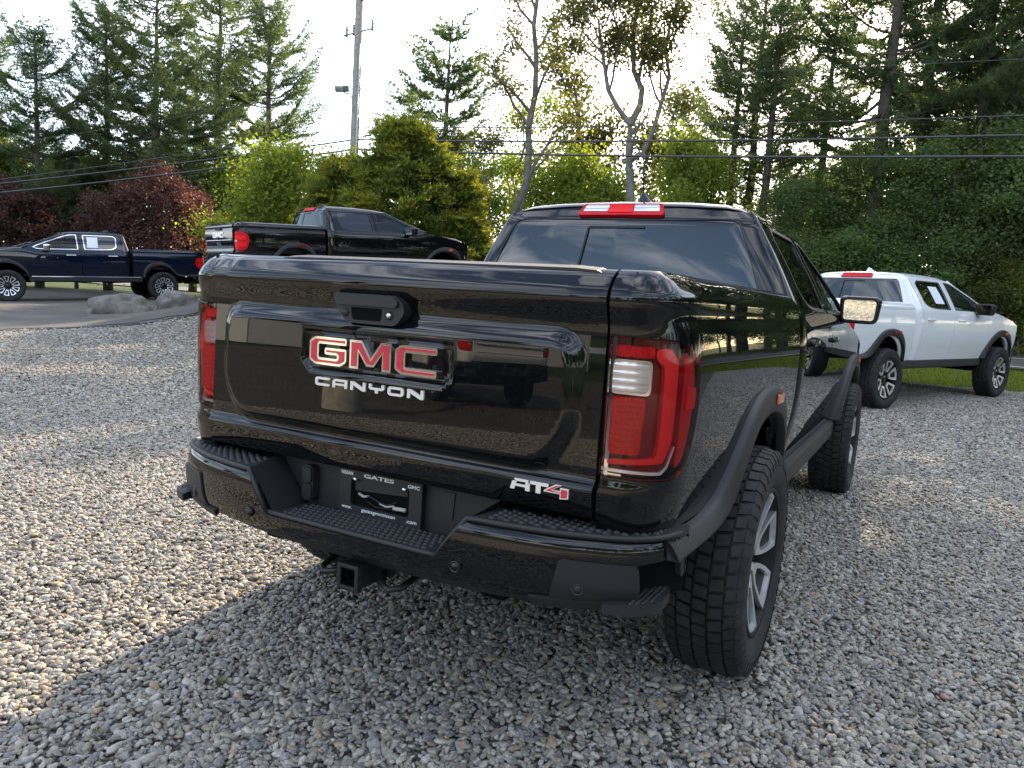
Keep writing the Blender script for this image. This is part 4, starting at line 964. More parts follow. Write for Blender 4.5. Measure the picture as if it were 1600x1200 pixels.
# one sheet to the horizon
def axis(lim, near, step):
    a = list(np.arange(-near, near+.01, step)); x = near; s = step
    while x < lim: s *= 1.35; x += s; a = [-x]+a+[x]
    return np.array(a)
gx = axis(900, 34, .6); gy = axis(900, 34, .6)
GX, GY = np.meshgrid(gx, gy, indexing='ij'); V = np.c_[GX.ravel(), GY.ravel(), terr(GX.ravel(), GY.ravel())-.03]
nx_, ny_ = len(gx), len(gy); I = np.arange(nx_*ny_).reshape(nx_, ny_)
F = np.c_[I[:-1, :-1].ravel(), I[1:, :-1].ravel(), I[1:, 1:].ravel(), I[:-1, 1:].ravel()]
g = fast_mesh('ground', V, F, MATS['turf'], None, True); tag(g, 'grassy ground under and around the lot', 'ground', kind='structure')
def sheet(name, poly, off, mat, label, cat, h=.6):
    o = panel(name, poly, lambda q: np.c_[q[:, 0], q[:, 1], terr(q[:, 0], q[:, 1])+off], MATS[mat], None, (0, 0, 1), h, (), .0)
    return tag(o, label, cat, kind='structure')
A_EDGE = [hit(x, y) for x, y in ((-260, 538), (-120, 526), (0, 517), (60, 515), (130, 512), (200, 509), (250, 502), (300, 494), (330, 490))]
GRASS_R = [hit(x, y) for x, y in ((1400, 597), (1500, 606), (1600, 614))]
gp = A_EDGE+[(-13.5, 14.2), (-9, 17.0), (-4, 17.0), GRASS_R[0], GRASS_R[1], GRASS_R[2], (7.5, 12.8), (18, 10), (24, -6), (24, -26), (-24, -26), (-26, -6)]
GRAVEL_POLY = gp
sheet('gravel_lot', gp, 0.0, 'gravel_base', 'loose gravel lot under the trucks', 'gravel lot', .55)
ap = [(-30, -4)]+[(a, b) for a, b in A_EDGE]+[(-14.4, 14.2), (-15.5, 17.5), (-22, 20.5), (-32, 15), (-46, 8)]
sheet('driveway', ap, .012, 'asphalt', 'grey asphalt driveway crossing to the parked trucks', 'driveway', .6)
rd = [(-70, 30.5), (-40, 26.5), (-16, 23.2), (-4, 21.2), (4, 19.2), (12, 16.4), (40, 3.0), (43, 9.5), (15, 23.0), (6.5, 26.4), (-2, 28.6), (-14, 30.4), (-40, 34), (-70, 38)]
sheet('road', rd, .03, 'asphalt', 'two lane asphalt road passing in front of the woods', 'road', .8)
def stripe(name, pts, w, label):
    P = np.array(pts, float); P = np.array([(np.interp(t, np.arange(len(P)), P[:, 0]), np.interp(t, np.arange(len(P)), P[:, 1])) for t in np.linspace(0, len(P)-1, 60)])
    T = np.gradient(P, axis=0); T /= np.linalg.norm(T, axis=1, keepdims=True); Nn = np.c_[-T[:, 1], T[:, 0]]
    A, B = P+Nn*w/2, P-Nn*w/2; V = np.r_[np.c_[A, terr(A[:, 0], A[:, 1])+.045], np.c_[B, terr(B[:, 0], B[:, 1])+.045]]
    n = len(P); return tag(mk(name, V, [(i, i+1, n+i+1, n+i) for i in range(n-1)], MATS['road_paint']), label, 'road marking', kind='structure')
stripe('road_edge_line', [(x, y+.45) for x, y in rd[1:7]], .13, 'white edge line along the near side of the road')
stripe('road_centre_line', [((a[0]+b[0])/2, (a[1]+b[1])/2) for a, b in zip(rd[1:7], rd[12:6:-1])], .13, 'pale centre line of the road')
# tar edge of the driveway with strips of old sealant
rng = np.random.default_rng(3)
for k in range(4):
    P = []
    for i, (x, y) in enumerate(A_EDGE[1:]):
        P.append((x, y))
    P = np.array(P); ts = np.linspace(0, len(P)-1, 70); off = np.cumsum(rng.normal(0, .05, 70)); off -= np.linspace(off[0], off[-1], 70)
    xs = np.interp(ts, np.arange(len(P)), P[:, 0])-off*.7-.12*k+.15; ys = np.interp(ts, np.arange(len(P)), P[:, 1])+off*.5+.15*k-.1
    a, b = ((0, 70), (20, 62), (30, 70), (5, 40))[k]
    V, F = tube_geo(np.c_[xs, ys, terr(xs, ys)+.012][a:b], .022, 6)
    V = [(v[0], v[1], float(tz(v[0], v[1]))+.014+(.012 if j % 6 in (1, 2) else -.004)) for j, v in enumerate(V)]
    tag(mk('tar_strip', V, F, MATS['tar']), 'black strip of tar snaking along the driveway edge', 'tar strip', 'tar strips where driveway meets gravel')
# ---- pebbles
def pebble_mat():
    m, n, l, b = nodes('pebble'); at_ = n.new('ShaderNodeAttribute'); at_.attribute_type = 'INSTANCER'; at_.attribute_name = 'tint'
    r = n.new('ShaderNodeValToRGB'); cr = r.color_ramp; cr.interpolation = 'CONSTANT'
    while len(cr.elements) < len(PEB): cr.elements.new(.5)
    for e, (p, c) in zip(cr.elements, PEB): e.position = p; e.color = (*c, 1)
    l.new(at_.outputs['Fac'], r.inputs['Fac']); tc = n.new('ShaderNodeTexCoord'); t = n.new('ShaderNodeTexNoise'); t.inputs['Scale'].default_value = 1.6; t.inputs['Detail'].default_value = 5
    l.new(tc.outputs['Object'], t.inputs['Vector']); mr = n.new('ShaderNodeMapRange'); mr.inputs['From Min'].default_value = .3; mr.inputs['From Max'].default_value = .7; mr.inputs['To Min'].default_value = .75; mr.inputs['To Max'].default_value = 1.25
    l.new(t.outputs['Fac'], mr.inputs['Value']); mx = n.new('ShaderNodeMixRGB'); mx.blend_type = 'MULTIPLY'; mx.inputs['Fac'].default_value = 1
    l.new(r.outputs['Color'], mx.inputs['Color1']); l.new(mr.outputs['Result'], mx.inputs['Color2']); l.new(mx.outputs['Color'], b.inputs['Base Color'])
    b.inputs['Roughness'].default_value = .62; b.inputs['Specular IOR Level'].default_value = .35; MATS['pebble'] = m; return m
pebble_mat()
def gravel():
    rng = np.random.default_rng(11); va = math.atan2(AX_F[0], AX_F[1]); pts = []
    def add(r0, r1, a0, a1, dens, sc):
        n = int(dens*.5*(r1*r1-r0*r0)*(a1-a0)); r = np.sqrt(rng.uniform(r0*r0, r1*r1, n)); a = rng.uniform(a0, a1, n)
        x = CAM[0]+r*np.sin(a); y = CAM[1]+r*np.cos(a); pts.append(np.c_[x, y, np.full(n, sc)])
    add(.7, 5.5, va-.85, va+.85, 5000, .69); add(5.5, 9, va-.76, va+.76, 3100, .79); add(9, 17, va-.72, va+.72, 1300, 1.0)
    add(.4, 7.0, va+.85, va+2*math.pi-.85, 900, 1.25)
    P = np.vstack(pts); ok = inside(GRAVEL_POLY, P[:, :2]) & (np.hypot(P[:, 0]-CAM[0], P[:, 1]-CAM[1]) > .35); P = P[ok]; n = len(P)
    s = P[:, 2]*rng.lognormal(0, .27, n)
    sc = np.c_[.0150*s*rng.uniform(.85, 1.35, n), .0118*s*rng.uniform(.85, 1.2, n), .0078*s*rng.uniform(.75, 1.3, n)]
    z = terr(P[:, 0], P[:, 1])+rng.uniform(-.002, .013, n)
    rot = np.c_[rng.normal(0, .38, n), rng.normal(0, .38, n), rng.uniform(0, 6.283, n)]
    me = bpy.data.meshes.new('gravel'); me.vertices.add(n); me.vertices.foreach_set('co', np.ascontiguousarray(np.c_[P[:, :2], z], np.float32).ravel())
    for nm, ty, arr in (('psc', 'FLOAT_VECTOR', sc), ('prot', 'FLOAT_VECTOR', rot)):
        a = me.attributes.new(nm, ty, 'POINT'); a.data.foreach_set('vector', np.ascontiguousarray(arr, np.float32).ravel())
    a = me.attributes.new('tint', 'FLOAT', 'POINT'); a.data.foreach_set('value', rng.uniform(0, .9999, n).astype(np.float32)); me.update()
    o = link_mesh('gravel', me, MATS['pebble']); tag(o, 'loose rounded grey and tan pebbles covering the lot', 'gravel', kind='stuff')
    ng = bpy.data.node_groups.new('scatter_pebbles', 'GeometryNodeTree'); ng.interface.new_socket('Geometry', in_out='INPUT', socket_type='NodeSocketGeometry'); ng.interface.new_socket('Geometry', in_out='OUTPUT', socket_type='NodeSocketGeometry')
    N, L = ng.nodes, ng.links; gi = N.new('NodeGroupInput'); go = N.new('NodeGroupOutput')
    ico = N.new('GeometryNodeMeshIcoSphere'); ico.inputs['Radius'].default_value = 1; ico.inputs['Subdivisions'].default_value = 2
    sp = N.new('GeometryNodeSetPosition'); no = N.new('ShaderNodeTexNoise'); no.inputs['Scale'].default_value = 1.1; no.inputs['Detail'].default_value = 1
    vm = N.new('ShaderNodeVectorMath'); vm.operation = 'SUBTRACT'; vm.inputs[1].default_value = (.5, .5, .5); vs = N.new('ShaderNodeVectorMath'); vs.operation = 'SCALE'; vs.inputs['Scale'].default_value = .9
    L.new(no.outputs['Color'], vm.inputs[0]); L.new(vm.outputs[0], vs.inputs[0]); L.new(vs.outputs[0], sp.inputs['Offset']); L.new(ico.outputs['Mesh'], sp.inputs['Geometry'])
    ss_ = N.new('GeometryNodeSetShadeSmooth'); L.new(sp.outputs['Geometry'], ss_.inputs['Geometry']); sm = N.new('GeometryNodeSetMaterial'); sm.inputs['Material'].default_value = MATS['pebble']; L.new(ss_.outputs['Geometry'], sm.inputs['Geometry'])
    iop = N.new('GeometryNodeInstanceOnPoints'); L.new(gi.outputs[0], iop.inputs['Points']); L.new(sm.outputs['Geometry'], iop.inputs['Instance'])
    for nm, sock in (('psc', 'Scale'), ('prot', 'Rotation')):
        na = N.new('GeometryNodeInputNamedAttribute'); na.data_type = 'FLOAT_VECTOR'; na.inputs['Name'].default_value = nm
        if sock == 'Rotation':
            er = N.new('FunctionNodeEulerToRotation'); L.new(na.outputs['Attribute'], er.inputs[0]); L.new(er.outputs[0], iop.inputs['Rotation'])
        else: L.new(na.outputs['Attribute'], iop.inputs['Scale'])
    L.new(iop.outputs['Instances'], go.inputs[0])
    md = o.modifiers.new('scatter', 'NODES'); md.node_group = ng
    return n
NPEB = gravel(); print('pebbles', NPEB)
# ---- boulders
pm('boulder', (.13, .12, .108), .85, var=.45, vscale=5, bump=.6, bscale=30)
def boulder(px0, px1, py, D, hgt, seed, label):
    c = at((px0+px1)/2, py, D); depth = float((c-CAM)@AX_F); w = (px1-px0)*depth/FPX; rng = np.random.default_rng(seed)
    bm = bmesh.new(); bmesh.ops.create_icosphere(bm, subdivisions=4, radius=1); ph = rng.uniform(0, 6, 9)
    from mathutils import noise as mn
    for v in bm.verts:
        p = v.co.copy(); k = 1+.30*mn.noise(p*1.2+Vector((seed*3.1, 0, 0)))+.16*mn.noise(p*2.9+Vector((0, seed, 0)))+.05*mn.noise(p*7)
        v.co = Vector((p.x*k*w*.5, p.y*k*w*.34, max(p.z*k, -.45)*hgt))
    z = tz(c[0], c[1]); o = bm_obj('boulder', bm, MATS['boulder'], None, True); o.location = (c[0], c[1], z+hgt*.15); o.rotation_euler = (0, 0, YAW*-1)
    return tag(o, label, 'boulder')
boulder(140, 242, 462, 21.0, .40, 1, 'long low grey boulder in front of the navy pickup, below its cab')
boulder(248, 318, 456, 22.0, .42, 2, 'rounded grey boulder hiding the rear wheel of the navy pickup')
boulder(316, 350, 447, 20.5, .42, 4, 'small brownish boulder beside the tail of the navy pickup')

# a few weeds that come up through the gravel
def weed(px, py, seed, label):
    x, y = hit(px, py); rng = np.random.default_rng(seed); n = 26; a = rng.uniform(0, 6.283, n); r = rng.uniform(0, .016, n); L = rng.uniform(.012, .034, n); lean = rng.uniform(.3, 1.1, n)
    B = np.c_[x+r*np.cos(a), y+r*np.sin(a), np.full(n, tz(x, y)+.002)]; Tp = B+np.c_[np.cos(a)*L*np.sin(lean), np.sin(a)*L*np.sin(lean), L*np.cos(lean)]; S = np.c_[-np.sin(a), np.cos(a), 0*a]*.003; Mid = (B+Tp)/2+[0, 0, .006]
    V = np.stack([B, Mid-S, Tp, Mid+S], 1).reshape(-1, 3); o = fast_mesh('weed', V, np.arange(4*n).reshape(-1, 4), MATS['weed'], None, False); tag(o, label, 'weed')
pm('weed', (.16, .17, .07), .7)
weed(150, 1163, 1, 'tiny pale weed in the sunlit pebbles at the edge of the truck shadow')
weed(345, 1075, 2, 'tiny weed in the shaded pebbles inside the truck shadow edge')
# ------------------------------------------------------------------ vegetation
def leaf_mat(name, cols, trans, mix=.45, rough=.55):
    """cols: (dark, mid, light) picked by the tint attribute; light passes through the leaf"""
    m = bpy.data.materials.new(name); m.use_nodes = True; n = m.node_tree.nodes; l = m.node_tree.links; b = n['Principled BSDF']; o = n['Material Output']
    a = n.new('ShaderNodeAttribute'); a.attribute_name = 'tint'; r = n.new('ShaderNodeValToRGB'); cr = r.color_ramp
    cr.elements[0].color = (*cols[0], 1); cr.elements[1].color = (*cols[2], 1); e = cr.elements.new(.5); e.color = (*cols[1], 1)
    l.new(a.outputs['Fac'], r.inputs['Fac']); l.new(r.outputs['Color'], b.inputs['Base Color']); b.inputs['Roughness'].default_value = rough; b.inputs['Specular IOR Level'].default_value = .3
    t = n.new('ShaderNodeBsdfTranslucent'); mx2 = n.new('ShaderNodeMixRGB'); mx2.blend_type = 'MULTIPLY'; mx2.inputs['Fac'].default_value = 1; mx2.inputs['Color2'].default_value = (*trans, 1)
    l.new(r.outputs['Color'], mx2.inputs['Color1']); l.new(mx2.outputs['Color'], t.inputs['Color'])
    mx = n.new('ShaderNodeMixShader'); mx.inputs['Fac'].default_value = mix; l.new(b.outputs['BSDF'], mx.inputs[1]); l.new(t.outputs['BSDF'], mx.inputs[2]); l.new(mx.outputs['Shader'], o.inputs['Surface'])
    MATS[name] = m; return m
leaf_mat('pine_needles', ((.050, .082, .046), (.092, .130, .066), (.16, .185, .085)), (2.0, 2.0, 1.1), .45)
leaf_mat('leaf_dark', ((.062, .100, .046), (.105, .155, .066), (.175, .225, .08)), (2.3, 2.3, 1.2), .5)
leaf_mat('leaf_light', ((.085, .125, .025), (.135, .175, .034), (.21, .225, .042)), (2.5, 2.4, .9), .52)
leaf_mat('leaf_olive', ((.045, .060, .018), (.075, .085, .025), (.12, .095, .035)), (2.2, 2.0, 1.0), .45)
leaf_mat('leaf_purple', ((.042, .026, .027), (.078, .043, .040), (.14, .070, .052)), (2.2, 1.4, 1.0), .40)
leaf_mat('leaf_gold', ((.045, .080, .022), (.095, .13, .028), (.25, .24, .04)), (2.3, 2.1, .7), .45)
pm('bark_pine', (.085, .068, .055), .9, var=.4, vscale=9, bump=.8, bscale=14)
pm('bark_grey', (.16, .14, .12), .9, var=.35, vscale=6, bump=.6, bscale=12)
def unit(v): return v/np.maximum(np.linalg.norm(v, axis=-1, keepdims=True), 1e-9)
def leaves_geo(C, size, rng, flat=.5, aspect=.62):
    """one diamond-shaped leaf per centre"""
    n = len(C); N = unit(rng.normal(size=(n, 3))+np.array([0, 0, flat])); A = unit(np.cross(N, rng.normal(size=(n, 3)))); B = np.cross(N, A)
    s = (size*rng.uniform(.65, 1.35, n))[:, None]
    V = np.stack([C-A*s*.5, C-B*s*.5*aspect+A*s*.05, C+A*s*.5, C+B*s*.5*aspect+A*s*.05], 1).reshape(-1, 3)
    F = np.arange(4*n).reshape(n, 4); return V, F
def needles_geo(C, D, k, L, w, rng, spread=.75):
    n = len(C); D = np.repeat(unit(D), k, 0); C2 = np.repeat(C, k, 0); d = unit(D+rng.normal(0, spread, (n*k, 3))+np.array([0, 0, .18]))
    p = unit(np.cross(d, rng.normal(size=(n*k, 3))))*w*.5; l = (L*rng.uniform(.7, 1.3, n*k))[:, None]
    V = np.stack([C2-p, C2+p, C2+d*l], 1).reshape(-1, 3); F = np.arange(3*n*k).reshape(-1, 3); return V, F
def pine_mesh(seed, H, base, spread, dens=1.0, tip=.3, lean=0.0, k=9):
    """white pine: whorls of upswept limbs carrying plumes of needles"""
    rng = np.random.default_rng(seed); parts = []; C, D, TI = [], [], []
    tz_ = np.linspace(0, 1, 14); wob = np.cumsum(rng.normal(0, .03, (14, 2)), 0)*H*.06; wob[0] = 0
    TR = np.c_[wob[:, 0]+lean*H*tz_**1.5, wob[:, 1], tz_*H]; rad = .017*H*(1-tz_)**.8+.02
    parts.append(tube_geo(TR, rad, 9)); tp = lambda z: np.array([np.interp(z/H, tz_, TR[:, i]) for i in range(3)])
    z = base
    while z < H-.25:
        f = (z-base)/(H-base); prof = (min(1, .55+2.0*f) if f < .25 else 1)*(1-f)**.55+.05
        nb = rng.integers(4, 7); a0 = rng.uniform(0, 6.28)
        if rng.random() < .12: z += rng.uniform(.3, .7)
        for i in range(nb):
            a = a0+6.283*i/nb+rng.normal(0, .25); Lb = spread*prof*rng.uniform(.38, 1.25); o = tp(z+rng.normal(0, .08))
            el = rng.normal(-.02+.50*f, .16); up = .22+.25*f; ts = np.linspace(0, 1, 7)
            dirh = np.array([math.cos(a), math.sin(a), 0]); side = np.array([-math.sin(a), math.cos(a), 0]); bend = rng.normal(0, .12)
            P = o+Lb*(ts[:, None]*dirh*math.cos(el)+ (ts**2)[:, None]*side*bend)+np.c_[0*ts, 0*ts, Lb*(ts*math.sin(el)+up*(ts**2.2)-.12*np.sin(ts*3.14))]
            parts.append(tube_geo(P, np.linspace(.012*Lb+.012, .006, 7), 5, False))
            nst = max(4, int(Lb*5.2*dens))
            for t in np.linspace(.30 if Lb > 1.2 else .12, 1.0, nst):
                q = np.array([np.interp(t, ts, P[:, j]) for j in range(3)])
                for sd in (-1, 1, 0):
                    if sd == 0 and t < .9: continue
                    lb = (.30+.36*Lb*(1-t)**.7*1.1)*rng.uniform(.5, 1.25) if sd else .4
                    dd = unit(dirh*(.75+.3*t)+side*sd*.8+np.array([0, 0, .18+.2*rng.random()])); m = max(2, int(lb*9*dens))
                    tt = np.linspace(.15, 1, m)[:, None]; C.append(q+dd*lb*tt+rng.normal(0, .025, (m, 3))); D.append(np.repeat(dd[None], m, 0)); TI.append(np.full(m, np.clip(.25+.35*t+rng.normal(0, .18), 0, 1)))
        z += rng.uniform(.62, 1.05)*(1.15-.55*f)
    C = np.vstack(C); D = np.vstack(D); TI = np.concatenate(TI)
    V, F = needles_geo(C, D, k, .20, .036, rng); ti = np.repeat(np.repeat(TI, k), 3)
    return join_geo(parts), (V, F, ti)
def limb_tree(seed, H, trunk=None, r0=.16, levels=3, nb=(6, 5, 4), start=.35, spread=.5, leafs=60, leaf=.11, sig=.30, droop=.0, angle=.8, leafprob=1.0, clump=1.0):
    """broadleaf tree grown from a tapered trunk path"""
    rng = np.random.default_rng(seed); parts = []; ends = []
    if trunk is None:
        t = np.linspace(0, 1, 9); w = np.cumsum(rng.normal(0, .03, (9, 2)), 0)*H; w -= w[0]; trunk = np.c_[w[:, 0]*.5, w[:, 1]*.5, t*H*.82]
    def grow(P, r, lev, L):
        P = np.asarray(P, float); n = len(P); parts.append(tube_geo(P, np.linspace(r, r*.35 if lev < levels else r*.2, n), 8 if lev == 0 else 5, False))
        if lev >= 1: ends.append((P[-1], L)); 
        if lev >= levels: ends.append((P[n//2], L)); return
        for i in range(nb[lev]):
            t = start+(1-start)*(i+rng.uniform(.1, .9))/nb[lev] if lev == 0 else rng.uniform(.3, 1); t = min(t, .98); x = t*(n-1); i0 = int(x); q = P[i0]+(P[min(i0+1, n-1)]-P[i0])*(x-i0)
            tg = unit((P[min(i0+1, n-1)]-P[max(i0-1, 0)])[None])[0]; rd = unit(np.cross(tg, rng.normal(size=3))[None])[0]; an = angle*rng.uniform(.7, 1.3)
            d = unit((tg*math.cos(an)+rd*math.sin(an)+np.array([0, 0, .15-droop]))[None])[0]; l = L*spread*(1.15-.55*t if lev == 0 else rng.uniform(.6, 1)); m = 5; Q = [q]
            for k in range(m): d = unit((d+rng.normal(0, .16, 3)+np.array([0, 0, .06-droop*.3]))[None])[0]; Q.append(Q[-1]+d*l/m)
            grow(Q, r*(1-.6*t)*.55+.006, lev+1, l)
    grow(trunk, r0, 0, H)
    C, TI = [], []
    for e, L in ends:
        if C and rng.random() > leafprob: continue
        m = int(leafs*rng.uniform(.5, 1.5)); s = sig*rng.uniform(.7, 1.4); C.append(e+rng.normal(0, 1, (m, 3))*[s, s, s*.7]); TI.append(np.clip(rng.normal(rng.uniform(.3, .6), .22, m), 0, 1))
    C = np.vstack(C); ti = np.concatenate(TI); V, F = leaves_geo(C, leaf, rng, .35); return join_geo(parts), (V, F, np.repeat(ti, 4))
def blob_leaves(seed, clumps, per, sig, leaf, flat=.4):
    """clumps: (x,y,z) centres"""
    rng = np.random.default_rng(seed); C, TI = [], []
    for c in clumps:
        m = int(per*rng.uniform(.6, 1.4)); C.append(np.array(c)+rng.normal(0, 1, (m, 3))*[sig, sig, sig*.75]); TI.append(np.clip(rng.normal(rng.uniform(.25, .65), .2, m), 0, 1))
    C = np.vstack(C); V, F = leaves_geo(C, leaf, rng, flat); return V, F, np.repeat(np.concatenate(TI), 4)
TREE_CACHE = {}
def plant(name, key, maker, loc, rz, s, bark, leafm, label, cat, group=None, sink=.15, sz=None):
    if key not in TREE_CACHE:
        (tv, tf), (lv, lf, ti) = maker()
        t = mk('trunk', np.array(tv), tf, MATS[bark]); c = fast_mesh('crown', lv, lf, MATS[leafm], None, False, ti)
        TREE_CACHE[key] = (t.data, c.data); bpy.data.objects.remove(t); bpy.data.objects.remove(c)
    e = empty(name, (loc[0], loc[1], tz(loc[0], loc[1])-sink), rz); e.scale = (s, s, sz or s)
    for nm, me in zip(('trunk', 'crown'), TREE_CACHE[key]):
        o = bpy.data.objects.new(nm, me); COL.objects.link(o); o.parent = e
        if nm == 'crown' and me.materials[0] is not MATS[leafm]:
            o.material_slots[0].link = 'OBJECT'; o.material_slots[0].material = MATS[leafm]
    return tag(e, label, cat, group)
def spot(px, D):
    p = at(px, 500, D); return (float(p[0]), float(p[1]))
def top_scale(px, py, D, H):          # scale that brings a tree of height H up to a pixel
    p = at(px, py, D); return (p[2]-tz(p[0], p[1]))/H
PN = {i: (lambda i=i: pine_mesh(20+i, 18.0, (2.8, 4.5, 3.6, 8.5)[i], (4.8, 4.4, 5.4, 3.2)[i], (1.0, 1.0, .95, .9)[i])) for i in range(4)}
# left-hand pines, behind the purple shrubs
for (px, top, D, v, rz, lab) in (
    (62, 38, 34, 0, .3, 'pine standing over the left purple shrub with a clear gap of sky beside it'),
    (170, 10, 36, 1, 1.9, 'tall pine rising between the two purple shrubs'),
    (243, -50, 34, 2, 4.0, 'tall dark pine straight above the big round purple shrub'),
    (335, -60, 40, 0, 5.2, 'tall pine behind the raised black pickup tailgate'),
    (415, 0, 37, 1, 2.7, 'pine next to the utility pole with long tiered limbs reaching for it'),
    (-60, -20, 38, 2, .9, 'dark pine leaning into the scene past the navy pickup hood'),
    (300, 60, 44, 3, 2.2, 'thin pine deep in the woods behind the purple shrub')):
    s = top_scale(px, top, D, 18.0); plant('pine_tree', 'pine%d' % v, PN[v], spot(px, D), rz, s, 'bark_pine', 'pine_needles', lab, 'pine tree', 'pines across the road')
plant('pine_tree', 'pine_small', lambda: pine_mesh(41, 10.0, 2.4, 2.1, 1.2), spot(684, 33), .5, top_scale(684, 45, 33, 10.0), 'bark_pine', 'pine_needles', 'young pine with a pointed top above the golden cypress', 'pine tree', 'pines across the road')
plant('pine_tree', 'pine_small', None, spot(618, 36), 2.5, top_scale(618, 150, 36, 10.0), 'bark_pine', 'pine_needles', 'small pine tip peeking over the golden cypress beside the utility pole', 'pine tree', 'pines across the road')
# right-hand pines
for (px, top, D, v, rz, lab) in (
    (1120, 10, 31, 3, 1.1, 'slender pine with bare lower trunk just right of the forked tree'),
    (1150, -40, 33, 1, 3.3, 'thin straight pine in the close row of dark trunks'),
    (1178, -20, 30, 3, 5.0, 'pine with ragged top in the close row of dark trunks'),
    (1350, -300, 30, 1, .4, 'massive pine towering behind the white pickup cab'),
    (1405, -260, 34, 3, 2.0, 'tall pine beside the massive one above the white pickup'),
    (1262, -20, 35, 3, 4.4, 'tall pine behind the black pickup roof corner'),
    (1490, -280, 31, 1, 3.0, 'tall dark pine above the white pickup hood'),
    (1590, -250, 34, 1, 1.0, 'tall pine at the bend of the road'),
    (1700, -380, 32, 2, 2.2, 'tall pine past the bend of the road'),
    (1820, -350, 31, 0, 3.7, 'tall pine well past the bend of the road')):
    s = top_scale(px, top, D, 18.0); plant('pine_tree', 'pine%d' % v, PN[v], spot(px, D), rz, min(s, 1.0), 'bark_pine', 'pine_needles', lab, 'pine tree', 'pines across the road', sz=min(s, 1.55))
# the two bare-limbed trees in the middle: trunks follow the bends they have in the photograph
def trunk_from(pxs, D, base):
    P = np.array([at(x, y, D) for x, y in pxs]); b = np.array([base[0], base[1], tz(*base)-.15]); return P-b
D1 = 29.0; b1 = spot(806, D1)
def bent_tree():
    T1 = trunk_from([(806, 470), (803, 330), (822, 290), (826, 240), (826, 200), (836, 150), (838, 90), (834, 40), (842, -20), (850, -70)], D1, b1)
    (tv, tf), lf = limb_tree(77, 10.0, T1, .17, 3, (9, 4, 3), .40, .26, 24, .12, .26, angle=.95, leafprob=.75)
    T2 = trunk_from([(800, 400), (812, 330), (832, 262), (850, 235), (862, 215)], D1, b1); g2, l2 = limb_tree(78, 6.0, T2, .10, 2, (5, 4), .4, .35, 24, .12, .25)
    tr = join_geo([(tv, tf), g2]); return tr, (np.r_[lf[0], l2[0]], np.r_[lf[1], l2[1]+len(lf[0])], np.r_[lf[2], l2[2]])
plant('birch_tree', 'bent', bent_tree, b1, 0, 1, 'bark_grey', 'leaf_olive', 'tall thin leaning tree with bare crooked trunk and few leaves', 'tree')
D2 = 27.0; b2 = spot(985, D2)
def forked_tree():
    segs = [([(985, 480), (985, 300), (982, 230), (985, 192)], .20, 1), ([(985, 195), (966, 170), (950, 140), (944, 100), (938, 60), (935, 30)], .10, 2), ([(985, 195), (1000, 165), (1003, 140), (990, 110), (990, 60), (996, 0), (1000, -60)], .13, 2),
            ([(984, 250), (1005, 240), (1022, 200), (1032, 165), (1046, 120), (1040, 80), (1046, 40), (1060, 0)], .10, 2)]
    gs, lv, lf, li, o = [], [], [], [], 0
    for i, (pp, r, lev) in enumerate(segs):
        g, (a, b, c) = limb_tree(90+i, 7.5, trunk_from(pp, D2, b2), r, 3 if i else 1, (7, 4, 3) if i else (2, 2, 2), .35, .30, 30, .12, .27, leafprob=.8 if i else .2); gs.append(g); lv.append(a); lf.append(b+o); li.append(c); o += len(a)
    return join_geo(gs), (np.vstack(lv), np.vstack(lf), np.concatenate(li))
plant('oak_tree', 'forked', forked_tree, b2, 0, 1, 'bark_grey', 'leaf_olive', 'forked tree with sinuous bare limbs directly above the black pickup roof', 'tree')
